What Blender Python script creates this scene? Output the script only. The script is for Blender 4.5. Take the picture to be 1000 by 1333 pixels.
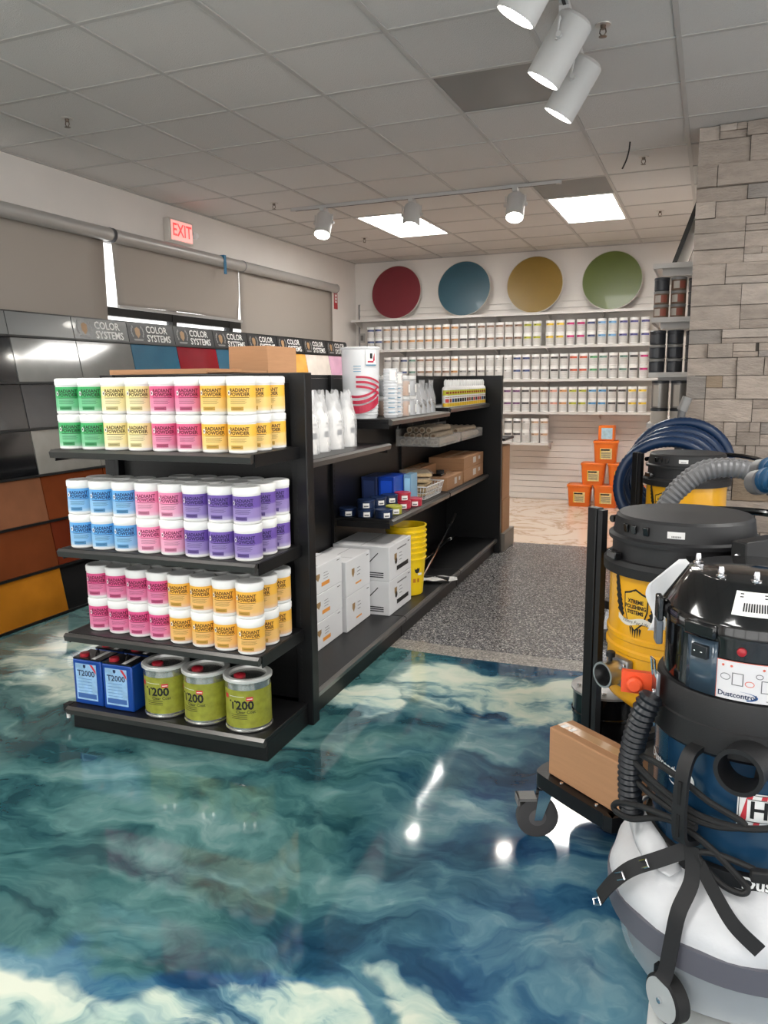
import bpy, math, random
from mathutils import Vector, Matrix
random.seed(7)
PI = math.pi
for o in list(bpy.data.objects): bpy.data.objects.remove(o)
sc = bpy.context.scene
COL = sc.collection

# ---------------------------------------------------------------- camera
H = 1.5
PITCH, YAW, ROLL, FPX = .164691, .391479, -.0101059, 1022.94
cy, sy, cp, sp, cr, sr = math.cos(YAW), math.sin(YAW), math.cos(PITCH), math.sin(PITCH), math.cos(ROLL), math.sin(ROLL)
_r = Vector((cy, sy, 0)); _f = Vector((-sy, cy, 0)); _u = Vector((0, 0, 1))
fw = _f*cp - _u*sp; up0 = _u*cp + _f*sp
rt = _r*cr + up0*sr; up = up0*cr - _r*sr
cam = bpy.data.cameras.new('camera'); co = bpy.data.objects.new('camera', cam); COL.objects.link(co)
cam.sensor_fit = 'HORIZONTAL'; cam.sensor_width = 36; cam.lens = 36*FPX/1000; cam.clip_start = .02
co.matrix_world = Matrix(((rt.x, up.x, -fw.x, 0), (rt.y, up.y, -fw.y, 0), (rt.z, up.z, -fw.z, H), (0, 0, 0, 1)))
sc.camera = co
# ---------------------------------------------------------------- world, exposure
w = bpy.data.worlds.new('sky'); sc.world = w; w.use_nodes = True
bg = w.node_tree.nodes['Background']; bg.inputs[0].default_value = (1, .975, .945, 1); bg.inputs[1].default_value = 2.2
sc.view_settings.view_transform = 'Standard'; sc.view_settings.look = 'None'
sc.view_settings.exposure = 0.8; sc.view_settings.gamma = 1; sc.view_settings.use_curve_mapping = False
TROFFER = 14.0; SPOT = 30.0

# ---------------------------------------------------------------- materials
MATS = {}
def srgb(c):
    return tuple((x/255/12.92 if x/255 <= .04045 else ((x/255+.055)/1.055)**2.4) for x in c)
def mat(name, c=(128,128,128), rough=.5, metal=0, spec=.5, noise=0, nscale=20, bump=0, bscale=60, rnd=0, coat=0, emit=0, alpha=1, trans=0, sub=0, stretch=None):
    if name in MATS: return MATS[name]
    m = bpy.data.materials.new(name); m.use_nodes = True; MATS[name] = m
    nt = m.node_tree; b = nt.nodes['Principled BSDF']; L = nt.links.new
    col = srgb(c)
    b.inputs['Base Color'].default_value = (*col, 1); b.inputs['Roughness'].default_value = rough
    b.inputs['Metallic'].default_value = metal; b.inputs['Specular IOR Level'].default_value = spec
    b.inputs['Coat Weight'].default_value = coat; b.inputs['Coat Roughness'].default_value = .05
    b.inputs['Alpha'].default_value = alpha; b.inputs['Transmission Weight'].default_value = trans
    if emit:
        b.inputs['Emission Color'].default_value = (*col, 1); b.inputs['Emission Strength'].default_value = emit
    tc = nt.nodes.new('ShaderNodeTexCoord'); vec = tc.outputs['Object']
    if stretch:
        mp = nt.nodes.new('ShaderNodeMapping'); mp.inputs['Scale'].default_value = stretch; L(vec, mp.inputs[0]); vec = mp.outputs[0]
    src = None
    if noise or rnd:
        hv = nt.nodes.new('ShaderNodeHueSaturation'); hv.inputs['Color'].default_value = (*col, 1); src = hv
        val = None
        if noise:
            n = nt.nodes.new('ShaderNodeTexNoise'); n.inputs['Scale'].default_value = nscale; n.inputs['Detail'].default_value = 5
            L(vec, n.inputs['Vector'])
            mr = nt.nodes.new('ShaderNodeMapRange'); mr.inputs[3].default_value = 1-noise; mr.inputs[4].default_value = 1+noise
            mr.inputs[1].default_value = .25; mr.inputs[2].default_value = .75
            L(n.outputs[0], mr.inputs[0]); val = mr.outputs[0]
        if rnd:
            oi = nt.nodes.new('ShaderNodeObjectInfo'); mr2 = nt.nodes.new('ShaderNodeMapRange')
            mr2.inputs[3].default_value = 1-rnd; mr2.inputs[4].default_value = 1+rnd; L(oi.outputs['Random'], mr2.inputs[0])
            if val:
                mu = nt.nodes.new('ShaderNodeMath'); mu.operation = 'MULTIPLY'; L(val, mu.inputs[0]); L(mr2.outputs[0], mu.inputs[1]); val = mu.outputs[0]
            else: val = mr2.outputs[0]
        L(val, hv.inputs['Value']); L(hv.outputs[0], b.inputs['Base Color'])
    if bump:
        n2 = nt.nodes.new('ShaderNodeTexNoise'); n2.inputs['Scale'].default_value = bscale; n2.inputs['Detail'].default_value = 6; L(vec, n2.inputs['Vector'])
        bp = nt.nodes.new('ShaderNodeBump'); bp.inputs['Strength'].default_value = bump; bp.inputs['Distance'].default_value = .01
        L(n2.outputs[0], bp.inputs['Height']); L(bp.outputs[0], b.inputs['Normal'])
    return m
def ramp(nt, stops, interp='LINEAR'):
    r = nt.nodes.new('ShaderNodeValToRGB'); e = r.color_ramp.elements; r.color_ramp.interpolation = interp
    e[0].position, e[0].color = stops[0][0], (*srgb(stops[0][1]), 1); e[1].position, e[1].color = stops[1][0], (*srgb(stops[1][1]), 1)
    for p, c in stops[2:]:
        x = e.new(p); x.color = (*srgb(c), 1)
    return r
def math_node(nt, op, a, b=None, c=None, clamp=False):
    n = nt.nodes.new('ShaderNodeMath'); n.operation = op; n.use_clamp = clamp
    for i, v in enumerate((a, b, c)):
        if v is None: continue
        if isinstance(v, (int, float)): n.inputs[i].default_value = v
        else: nt.links.new(v, n.inputs[i])
    return n.outputs[0]
def mixc(nt, f, a, b):
    n = nt.nodes.new('ShaderNodeMix'); n.data_type = 'RGBA'
    for k, v in ((0, f), (6, a), (7, b)):
        if isinstance(v, (int, float)): n.inputs[k].default_value = v
        elif isinstance(v, tuple): n.inputs[k].default_value = (*srgb(v), 1)
        else: nt.links.new(v, n.inputs[k])
    return n.outputs[2]

def epoxy_material():
    m = bpy.data.materials.new('metallic_epoxy'); m.use_nodes = True; nt = m.node_tree; L = nt.links.new; b = nt.nodes['Principled BSDF']
    tc = nt.nodes.new('ShaderNodeTexCoord'); P = tc.outputs['Object']
    def noise(scale, detail=6, vec=P, dist=0, rough=.55, dims='3D', wv=0):
        n = nt.nodes.new('ShaderNodeTexNoise'); n.inputs['Scale'].default_value = scale; n.inputs['Detail'].default_value = detail
        n.inputs['Distortion'].default_value = dist; n.inputs['Roughness'].default_value = rough; L(vec, n.inputs['Vector']); return n
    def warp(vec, amount, scale, off=0):
        mp = nt.nodes.new('ShaderNodeMapping'); mp.inputs['Location'].default_value = (off, off*1.7, 0); L(vec, mp.inputs[0])
        n = noise(scale, 4, mp.outputs[0])
        s = nt.nodes.new('ShaderNodeVectorMath'); s.operation = 'SUBTRACT'; L(n.outputs['Color'], s.inputs[0]); s.inputs[1].default_value = (.5, .5, .5)
        k = nt.nodes.new('ShaderNodeVectorMath'); k.operation = 'SCALE'; k.inputs[3].default_value = amount; L(s.outputs[0], k.inputs[0])
        a = nt.nodes.new('ShaderNodeVectorMath'); a.operation = 'ADD'; L(vec, a.inputs[0]); L(k.outputs[0], a.inputs[1]); return a.outputs[0]
    W1 = warp(P, .8, 1.1); W2 = warp(W1, .28, 3.6, 3.1)
    mp = nt.nodes.new('ShaderNodeMapping'); mp.inputs['Rotation'].default_value = (0, 0, .35); mp.inputs['Scale'].default_value = (1.15, 2.5, 1); L(W2, mp.inputs[0])
    A = noise(1.5, 6, mp.outputs[0], .35, .54)          # streaks
    Bn = noise(.75, 3, W1, .3)                        # big colour regions
    F = noise(5.5, 4, mp.outputs[0], .5, .5)
    s = math_node(nt, 'ADD', A.outputs[0], math_node(nt, 'MULTIPLY', math_node(nt, 'SUBTRACT', F.outputs[0], .5), .30))
    teal = ramp(nt, [(.27, (18,46,54)), (.76, (124,150,148)), (.39, (36,72,78)), (.49, (58,98,99)), (.60, (84,122,121))])
    blue = ramp(nt, [(.27, (14,40,70)), (.76, (150,178,184)), (.40, (30,68,102)), (.50, (52,96,124)), (.61, (90,130,146))])
    pale = ramp(nt, [(.30, (54,104,132)), (.64, (206,212,196)), (.41, (112,152,162)), (.49, (166,188,180)), (.56, (188,202,188))])
    for r in (teal, blue, pale): L(s, r.inputs[0])
    sep = nt.nodes.new('ShaderNodeSeparateXYZ'); L(warp(P, .8, 1.7, 7.7), sep.inputs[0]); X, Y = sep.outputs[0], sep.outputs[1]
    def blob(cx, cyy, rx, ry):
        dx = math_node(nt, 'DIVIDE', math_node(nt, 'SUBTRACT', X, cx), rx); dy = math_node(nt, 'DIVIDE', math_node(nt, 'SUBTRACT', Y, cyy), ry)
        d = math_node(nt, 'SQRT', math_node(nt, 'ADD', math_node(nt, 'MULTIPLY', dx, dx), math_node(nt, 'MULTIPLY', dy, dy)))
        return math_node(nt, 'MULTIPLY', math_node(nt, 'SUBTRACT', 1.2, d), 2.2, clamp=True)
    # blue region lies to the right of a diagonal and along the foreground
    bl = math_node(nt, 'ADD', math_node(nt, 'MULTIPLY', math_node(nt, 'ADD', X, 1.0), 1.1), math_node(nt, 'MULTIPLY', math_node(nt, 'SUBTRACT', Bn.outputs[0], .5), 3.0))
    bl = math_node(nt, 'MAXIMUM', math_node(nt, 'ADD', bl, .35, clamp=True), blob(-1.1, 1.36, 1.2, .10))
    c = mixc(nt, bl, teal.outputs[0], blue.outputs[0])
    pm = blob(-1.5, 1.12, .75, .20)
    for q in ((-.80, 1.30, .55, .12), (-1.05, 3.55, .42, .28), (-.55, 3.6, .35, .22), (-3.1, 3.2, .5, .5), (-1.5, 3.25, .18, .25), (.6, 1.2, .5, .3), (-.42, 1.58, .34, .10)):  # far-left patch is a grey window reflection put into the floor colour
        pm = math_node(nt, 'MAXIMUM', pm, blob(*q))
    pk = math_node(nt, 'ADD', math_node(nt, 'MULTIPLY', pm, .62), math_node(nt, 'MULTIPLY', math_node(nt, 'SUBTRACT', s, .50), 1.9))
    pk = math_node(nt, 'MULTIPLY', math_node(nt, 'SUBTRACT', pk, .22), 2.4, clamp=True)
    c = mixc(nt, math_node(nt, 'MULTIPLY', pk, math_node(nt, 'MULTIPLY', pm, 1.6, clamp=True)), c, pale.outputs[0])
    L(c, b.inputs['Base Color']); b.inputs['Roughness'].default_value = .07; b.inputs['Specular IOR Level'].default_value = .5
    b.inputs['Metallic'].default_value = .0; b.inputs['Coat Weight'].default_value = .18; b.inputs['Coat Roughness'].default_value = .03
    wv = noise(1.6, 2, P); bp = nt.nodes.new('ShaderNodeBump'); bp.inputs['Strength'].default_value = .03; bp.inputs['Distance'].default_value = .05
    L(wv.outputs[0], bp.inputs['Height']); L(bp.outputs[0], b.inputs['Normal']); L(bp.outputs[0], b.inputs['Coat Normal'])
    return m
def flake_material(name, stops, sc_=170, rough=.22):
    m = bpy.data.materials.new(name); m.use_nodes = True; nt = m.node_tree; L = nt.links.new; b = nt.nodes['Principled BSDF']
    tc = nt.nodes.new('ShaderNodeTexCoord')
    v = nt.nodes.new('ShaderNodeTexVoronoi'); v.inputs['Scale'].default_value = sc_; L(tc.outputs['Object'], v.inputs['Vector'])
    sp_ = nt.nodes.new('ShaderNodeSeparateColor'); L(v.outputs['Color'], sp_.inputs[0])
    r = ramp(nt, stops, 'CONSTANT'); L(sp_.outputs[0], r.inputs[0])
    L(r.outputs[0], b.inputs['Base Color']); b.inputs['Roughness'].default_value = rough
    return m
def marble_material(name, base, vein, rough=.12, sc_=1.2):
    m = bpy.data.materials.new(name); m.use_nodes = True; nt = m.node_tree; L = nt.links.new; b = nt.nodes['Principled BSDF']
    tc = nt.nodes.new('ShaderNodeTexCoord')
    n = nt.nodes.new('ShaderNodeTexNoise'); n.inputs['Scale'].default_value = sc_; n.inputs['Detail'].default_value = 8; n.inputs['Distortion'].default_value = 1.6; n.inputs['Roughness'].default_value = .6
    L(tc.outputs['Object'], n.inputs['Vector'])
    r = ramp(nt, [(.40, base), (.62, base), (.495, vein), (.47, base), (.53, base)]); L(n.outputs[0], r.inputs[0]); L(r.outputs[0], b.inputs['Base Color'])
    b.inputs['Roughness'].default_value = rough; return m
def pegboard(name, c, rough=.45, pitch=.0254):
    # painted pegboard: a grid of drilled holes, colour and relief only
    m = bpy.data.materials.new(name); m.use_nodes = True; nt = m.node_tree; L = nt.links.new; b = nt.nodes['Principled BSDF']
    tc = nt.nodes.new('ShaderNodeTexCoord'); sx = nt.nodes.new('ShaderNodeSeparateXYZ'); L(tc.outputs['Object'], sx.inputs[0])
    def cell(o): return math_node(nt, 'SUBTRACT', math_node(nt, 'FRACT', math_node(nt, 'DIVIDE', o, pitch)), .5)
    hx = math_node(nt, 'ADD', sx.outputs[0], sx.outputs[1])
    a, c2 = cell(hx), cell(sx.outputs[2])
    d = math_node(nt, 'SQRT', math_node(nt, 'ADD', math_node(nt, 'MULTIPLY', a, a), math_node(nt, 'MULTIPLY', c2, c2)))
    hole = math_node(nt, 'LESS_THAN', d, .17)
    L(mixc(nt, hole, c, (3,3,4)), b.inputs['Base Color']); b.inputs['Roughness'].default_value = rough
    return m
def fade_label(name, c, pale=(238,232,226), z0=.012, z1=.106):
    # printed label: solid colour at the top running into pale stock below
    m = bpy.data.materials.new(name); m.use_nodes = True; nt = m.node_tree; L = nt.links.new; b = nt.nodes['Principled BSDF']
    tc = nt.nodes.new('ShaderNodeTexCoord'); sx = nt.nodes.new('ShaderNodeSeparateXYZ'); L(tc.outputs['Object'], sx.inputs[0])
    mr = nt.nodes.new('ShaderNodeMapRange'); mr.inputs[1].default_value = z0; mr.inputs[2].default_value = z1; L(sx.outputs[2], mr.inputs[0])
    mid = tuple((x*.55+y*.45) for x, y in zip(c, pale))
    r = ramp(nt, [(.0, pale), (1, c), (.18, mid), (.52, mid), (.60, c)]); L(mr.outputs[0], r.inputs[0]); L(r.outputs[0], b.inputs['Base Color'])
    b.inputs['Roughness'].default_value = .35; return m
def blind_material():
    m = bpy.data.materials.new('blind_fabric'); m.use_nodes = True; nt = m.node_tree; L = nt.links.new
    b = nt.nodes['Principled BSDF']; b.inputs['Base Color'].default_value = (*srgb((186,177,168)), 1); b.inputs['Roughness'].default_value = .9
    t = nt.nodes.new('ShaderNodeBsdfTranslucent'); t.inputs[0].default_value = (*srgb((150,142,132)), 1)
    mx = nt.nodes.new('ShaderNodeMixShader'); mx.inputs[0].default_value = .26; L(b.outputs[0], mx.inputs[1]); L(t.outputs[0], mx.inputs[2])
    L(mx.outputs[0], nt.nodes['Material Output'].inputs[0]); return m
def clear_film(name, c=(235,238,240), a=.3, rough=.15):
    return mat(name, c, rough, 0, .6, alpha=a)

BLK = mat('black_powdercoat', (13,13,15), .42, spec=.4, noise=.12, nscale=14)
BLKG = mat('black_gloss', (10,10,12), .12, coat=.5)
BLKM = mat('black_matte_plastic', (19,19,21), .55, bump=.08, bscale=300)
RUB = mat('black_rubber', (18,18,19), .7)
WHT = mat('white_plastic', (236,234,232), .38)
WHTL = mat('white_lid', (240,240,238), .45)
WALL = mat('white_paint', (226,220,215), .7, noise=.02, nscale=4)
STEEL = mat('brushed_steel', (190,190,192), .28, 1)
CHROME = mat('chrome', (225,225,228), .12, 1)
ALU = mat('satin_aluminium', (150,150,152), .4, .85)
KRAFT = mat('kraft_cardboard', (172,128,92), .8, noise=.06, nscale=8, stretch=(1,1,12))
INK = mat('black_ink', (18,18,20), .6)
WINK = mat('white_ink', (245,245,243), .6)

# ---------------------------------------------------------------- mesh helpers
class MB:
    def __init__(s): s.v = []; s.f = []; s.mi = []; s.sm = []; s.cur = 0
    def _add(s, vs, fs, smooth=False):
        o = len(s.v); s.v += [tuple(v) for v in vs]
        for f in fs: s.f.append([i+o for i in f]); s.mi.append(s.cur); s.sm.append(smooth)
        return s
    def mat(s, i): s.cur = i; return s
    def box(s, x0, x1, y0, y1, z0, z1, M=None):
        vs = [Vector((x, y, z)) for z in (z0, z1) for y in (y0, y1) for x in (x0, x1)]
        if M: vs = [M @ v for v in vs]
        return s._add(vs, [(0,2,3,1), (4,5,7,6), (0,1,5,4), (2,6,7,3), (0,4,6,2), (1,3,7,5)])
    def lathe(s, prof, seg=24, M=None, a0=0, a1=2*PI, caps=True, ripple=0, nrip=0, jit=0):
        full = abs(a1-a0-2*PI) < 1e-6; n = seg if full else seg+1; vs = []
        for r, z in prof:
            for i in range(n):
                a = a0+(a1-a0)*i/seg; rr = r*(1+ripple*math.sin(nrip*a))+(random.uniform(-jit, jit) if jit else 0)
                vs.append(Vector((rr*math.cos(a), rr*math.sin(a), z)))
        if M: vs = [M @ v for v in vs]
        fs = []
        for j in range(len(prof)-1):
            for i in range(seg):
                k = (i+1) % n; fs.append((j*n+i, j*n+k, (j+1)*n+k, (j+1)*n+i))
        s._add(vs, fs, True)
        if caps and full:
            o = len(s.v)-len(vs)
            if prof[0][0] > 1e-5: s.f.append([o+i for i in range(n)][::-1]); s.mi.append(s.cur); s.sm.append(False)
            if prof[-1][0] > 1e-5: s.f.append([o+(len(prof)-1)*n+i for i in range(n)]); s.mi.append(s.cur); s.sm.append(False)
        return s
    def cyl(s, p0, p1, r, seg=14, r1=None):
        p0, p1 = Vector(p0), Vector(p1); d = p1-p0
        M = Matrix.Translation(p0) @ d.to_track_quat('Z', 'Y').to_matrix().to_4x4()
        return s.lathe([(r, 0), (r if r1 is None else r1, d.length)], seg, M)
    def tube(s, pts, r, seg=8, rib=0, pitch=.012, closed=False):
        pts = [Vector(p) for p in pts]
        if rib:
            out = [pts[0]]; step = pitch/2; acc = 0
            for a, b in zip(pts, pts[1:]):
                L = (b-a).length; t = step-acc
                while t <= L: out.append(a.lerp(b, t/L)); t += step
                acc = (acc+L) % step
            pts = out
        n = len(pts); vs = []; prev = None
        for i, p in enumerate(pts):
            if closed: t = pts[(i+1) % n]-pts[i-1]
            else: t = pts[min(i+1, n-1)]-pts[max(i-1, 0)]
            t.normalize()
            if prev is None: u = t.orthogonal().normalized()
            else: u = (prev-t*prev.dot(t)).normalized()
            prev = u; v = t.cross(u)
            rr = (r[i] if isinstance(r, list) else r)+(rib if (rib and i % 2) else 0)
            for k in range(seg):
                a = 2*PI*k/seg; vs.append(p+(u*math.cos(a)+v*math.sin(a))*rr)
        fs = []
        for i in range(n if closed else n-1):
            for k in range(seg):
                k2 = (k+1) % seg; j = (i+1) % n; fs.append((i*seg+k, i*seg+k2, j*seg+k2, j*seg+k))
        if not closed: fs += [tuple(range(seg))[::-1], tuple((n-1)*seg+k for k in range(seg))]
        return s._add(vs, fs, True)
    def prism(s, poly, d0, d1, M=None):
        # poly in (x,z), extruded along y from d0 to d1
        n = len(poly); vs = [Vector((x, d, z)) for d in (d0, d1) for x, z in poly]
        if M: vs = [M @ v for v in vs]
        return s._add(vs, [tuple(range(n)), tuple(range(2*n-1, n-1, -1))]+[(i, n+i, n+(i+1) % n, (i+1) % n) for i in range(n)])
    def sheet(s, fn, nu, nv, smooth=True):
        vs = [fn(i/nu, j/nv) for j in range(nv+1) for i in range(nu+1)]
        return s._add(vs, [(j*(nu+1)+i, j*(nu+1)+i+1, (j+1)*(nu+1)+i+1, (j+1)*(nu+1)+i) for j in range(nv) for i in range(nu)], smooth)
    def mesh(s, name, mats):
        me = bpy.data.meshes.new(name); me.from_pydata(s.v, [], s.f)
        for m in (mats if isinstance(mats, (list, tuple)) else [mats]): me.materials.append(m)
        me.polygons.foreach_set('material_index', s.mi); me.polygons.foreach_set('use_smooth', s.sm); me.update(); me.set_sharp_from_angle(angle=.62); return me
    def build(s, name, mats, parent=None, loc=(0,0,0), rotz=0, bevel=0, solid=0):
        o = put(name, s.mesh(name, mats), parent, loc, rotz)
        if solid:
            md = o.modifiers.new('solid', 'SOLIDIFY'); md.thickness = solid
        if bevel:
            md = o.modifiers.new('bevel', 'BEVEL'); md.width = bevel; md.segments = 2; md.limit_method = 'ANGLE'; md.angle_limit = .9
        return o
def put(name, me, parent=None, loc=(0,0,0), rotz=0, rot=None):
    o = bpy.data.objects.new(name, me); COL.objects.link(o); o.location = loc; o.rotation_euler = rot or (0, 0, rotz)
    if parent: o.parent = parent
    return o
def tag(o, label=None, cat=None, group=None, kind=None):
    if label: o['label'] = label
    if cat: o['category'] = cat
    if group: o['group'] = group
    if kind: o['kind'] = kind
    return o
def thing(name, label, cat, loc=(0,0,0), rotz=0, group=None):
    o = put(name, None, None, loc, rotz); o.empty_display_size = .05; return tag(o, label, cat, group)
KIDS = {}
def copy_tree(o, label=None, loc=None, rotz=None):
    c = o.copy(); COL.objects.link(c)
    if label: c['label'] = label
    if loc is not None: c.location = loc
    if rotz is not None: c.rotation_euler = (0, 0, rotz)
    for ch in [x for x in ALLCH(o)]:
        k = ch.copy(); COL.objects.link(k); k.parent = c
        for g in ALLCH(ch):
            q = g.copy(); COL.objects.link(q); q.parent = k
    return c
def ALLCH(o): return list(o.children)
def spline(pts, n=10, closed=False):
    pts = [Vector(p) for p in pts]; N = len(pts); out = []
    g = (lambda i: pts[i % N]) if closed else (lambda i: pts[max(0, min(N-1, i))])
    for i in range(N if closed else N-1):
        p0, p1, p2, p3 = g(i-1), g(i), g(i+1), g(i+2)
        for k in range(n):
            t = k/n
            out.append(.5*((2*p1)+(p2-p0)*t+(2*p0-5*p1+4*p2-p3)*t*t+(3*p1-p0-3*p2+p3)*t**3))
    if not closed: out.append(pts[-1])
    return out
TXT = {}
def text(s, size, bold=.0, align='CENTER', sx=1.0, line=1.0, shear=0):
    # flat lettering, verts and faces in the x-z plane (facing -y)
    key = (s, size, bold, align, sx, line, shear)
    if key in TXT: return TXT[key]
    cu = bpy.data.curves.new('t', 'FONT'); cu.body = s; cu.size = size; cu.offset = bold*size; cu.align_x = align; cu.align_y = 'CENTER'
    cu.resolution_u = 2; cu.space_line = line; cu.shear = shear
    o = bpy.data.objects.new('t', cu); COL.objects.link(o); bpy.context.view_layer.update()
    me = bpy.data.meshes.new_from_object(o.evaluated_get(bpy.context.evaluated_depsgraph_get()))
    vs = [Vector((v.co.x*sx, 0, v.co.y)) for v in me.vertices]; fs = [tuple(p.vertices) for p in me.polygons]
    bpy.data.objects.remove(o); bpy.data.curves.remove(cu); bpy.data.meshes.remove(me)
    TXT[key] = (vs, fs); return TXT[key]
def add_text(mb, s, size, M=None, wrap=None, off=(0,0), **k):
    vs, fs = text(s, size, **k)
    vs = [Vector((v.x+off[0], 0, v.z+off[1])) for v in vs]
    if wrap: vs = [wrapc(v, *wrap) for v in vs]
    if M: vs = [M @ v for v in vs]
    mb._add(vs, fs); return mb
def wrapc(v, R, az):
    # flat (x right, y out towards -, z) onto a cylinder of radius R; az is measured from -Y towards -X
    a = az - v.x/R; r = R-v.y
    return Vector((-r*math.sin(a), -r*math.cos(a), v.z))
def patch(mb, x0, x1, z0, z1, wrap=None, y=0, n=8, M=None):
    vs = []
    for z in (z0, z1):
        for i in range(n+1): vs.append(Vector((x0+(x1-x0)*i/n, y, z)))
    if wrap: vs = [wrapc(v, *wrap) for v in vs]
    if M: vs = [M @ v for v in vs]
    mb._add(vs, [(i, i+1, n+2+i, n+1+i) for i in range(n)], True); return mb
def flatpoly(mb, poly, wrap=None, y=0, M=None):
    vs = [Vector((x, y, z)) for x, z in poly]
    if wrap: vs = [wrapc(v, *wrap) for v in vs]
    if M: vs = [M @ v for v in vs]
    mb._add(vs, [tuple(range(len(vs)))]); return mb
ORD = ['zeroth','first','second','third','fourth','fifth','sixth','seventh','eighth','ninth','tenth','eleventh','twelfth','thirteenth','fourteenth','fifteenth','sixteenth','seventeenth','eighteenth','nineteenth','twentieth']+['twenty-'+x for x in ('first','second','third','fourth','fifth','sixth','seventh','eighth','ninth')]+['thirtieth','thirty-first','thirty-second','thirty-third']
def RZ(a): return Matrix.Rotation(a, 4, 'Z')
def T(x, y, z): return Matrix.Translation((x, y, z))
def pd(az, r, z): return Vector((-r*math.sin(az), -r*math.cos(az), z))
def D(a): return math.radians(a)
# ================================================================ SETTING
ZC = 3.055; XL = -4.5; YB = 9.97; XR = 3.5; YF = -3.5; XW = -.05
def struct(o): o['kind'] = 'structure'; return o
# floor: metallic epoxy in front, flake broadcast in the middle, pale marble epoxy at the back
def bound1(x): return 3.97+.10*((x+1.1)/1.0)**2*(.6 if x > -1.1 else 1.0) if -2.6 < x < .6 else (4.19 if x <= -2.6 else 4.14)
XS = [XL, -3.5, -2.6]+[-2.6+.1*i for i in range(1, 32)]+[.5, 1.5, XR]
def strip(lo, hi, z=0):
    mb = MB(); n = len(XS)
    mb._add([(x, lo(x), z) for x in XS]+[(x, hi(x), z) for x in XS], [(i, i+1, n+i+1, n+i) for i in range(n-1)]); return mb
floor = struct(strip(lambda x: YF, bound1).build('floor', epoxy_material()))
GREYS = [(0, (58,58,62)), (.16, (84,84,88)), (.34, (110,109,110)), (.54, (136,134,133)), (.72, (98,96,97)), (.84, (164,161,158)), (.93, (192,189,185))]
strip(lambda x: bound1(x)+.16, lambda x: 7.18+.02*x).build('flake_coating', flake_material('flake_broadcast', GREYS, 140), floor)
strip(bound1, lambda x: bound1(x)+.16).build('flake_border', flake_material('flake_border', [(0, (96,92,88)), (.3, (130,125,119)), (.6, (150,144,138)), (.85, (176,170,162))], 130, .35), floor)
strip(lambda x: 7.18+.02*x, lambda x: YB+.1).build('marble_coating', marble_material('beige_marble_epoxy', (226,206,188), (188,158,132)), floor)
slab = MB().box(XL-.15, XR+.15, YF-.15, YB+.15, -.12, -.004).build('floor_slab', mat('concrete', (120,118,115), .8), floor)

# ceiling: lay-in tiles in a tee grid
GX = [.6096*(-4.366+k) for k in range(-3, 10)]; GY = [2.9578+.6084*k for k in range(-10, 12)]
tile_m = mat('mineral_fibre_tile', (206,202,198), .9, noise=.03, nscale=260, bump=.5, bscale=180, rnd=.025)
tee_m = mat('white_tee_bar', (182,178,174), .6)
ceil_ = struct(MB().box(XL-.15, XR+.15, YF-.15, YB+.15, ZC+.09, ZC+.2).build('ceiling', WALL))
LIGHTS = {(2, 17), (2, 18), (5, 17), (5, 18)}      # (col,row) cells taken by troffers, filled below
def cell(xc, yc):
    return min(range(len(GX)), key=lambda i: abs(GX[i]+.305-xc)), min(range(len(GY)), key=lambda i: abs(GY[i]+.304-yc))
TROFF = [(-2.966, 7.825), (-1.138, 7.825), (-2.966, 1.741), (1.30, 2.958), (-1.138, -.084), (-2.966, -1.909), (1.30, -1.301)]
GREYP = [(-1.138, 6.91), (-1.138, 4.478)]
taken = {}
for xc, yc in TROFF:
    for dy in (-.3, .3): taken[cell(xc, yc+dy)] = 'light'
# troffers outside the visible ceiling are unseen, added to light the front
for xc, yc in GREYP: taken[cell(xc, yc)] = 'grey'
tile = MB().box(.012, .5976, .012, .5964, .004, .02).mesh('ceiling_tile', tile_m)
grey = MB().box(.012, .5976, .012, .5964, .004, .016).mesh('grey_panel', mat('grey_vent_panel', (120,118,116), .45))
GXe = GX+[XR]; GYe = GY+[YB]
for i, x in enumerate(GX):
    for j, y in enumerate(GY):
        t_ = taken.get((i, j))
        if t_ == 'light': continue
        wx = min(GXe[i+1], XR)-x; wy = GYe[j+1]-y
        if wx < .05: continue
        o = put('grey_panel' if t_ == 'grey' else 'ceiling_tile', grey if t_ == 'grey' else tile, ceil_, (x, y, ZC))
        if wx < .6 or wy < .6: o.scale = (wx/.6096, wy/.6084, 1)
for x in GX: MB().box(x-.012, x+.012, YF, YB, ZC-.002, ZC+.03).build('tee_bar', tee_m, ceil_)
for j, y in enumerate(GY): MB().box(XL, XR, y-.012, y+.012, ZC-.001, ZC+.028).build('tee_bar', tee_m, ceil_)
MB().box(XL, XL+.022, YF, YB, ZC-.004, ZC+.03).box(XL, XR, YB-.022, YB, ZC-.004, ZC+.03).build('wall_angle', tee_m, ceil_)

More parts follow.
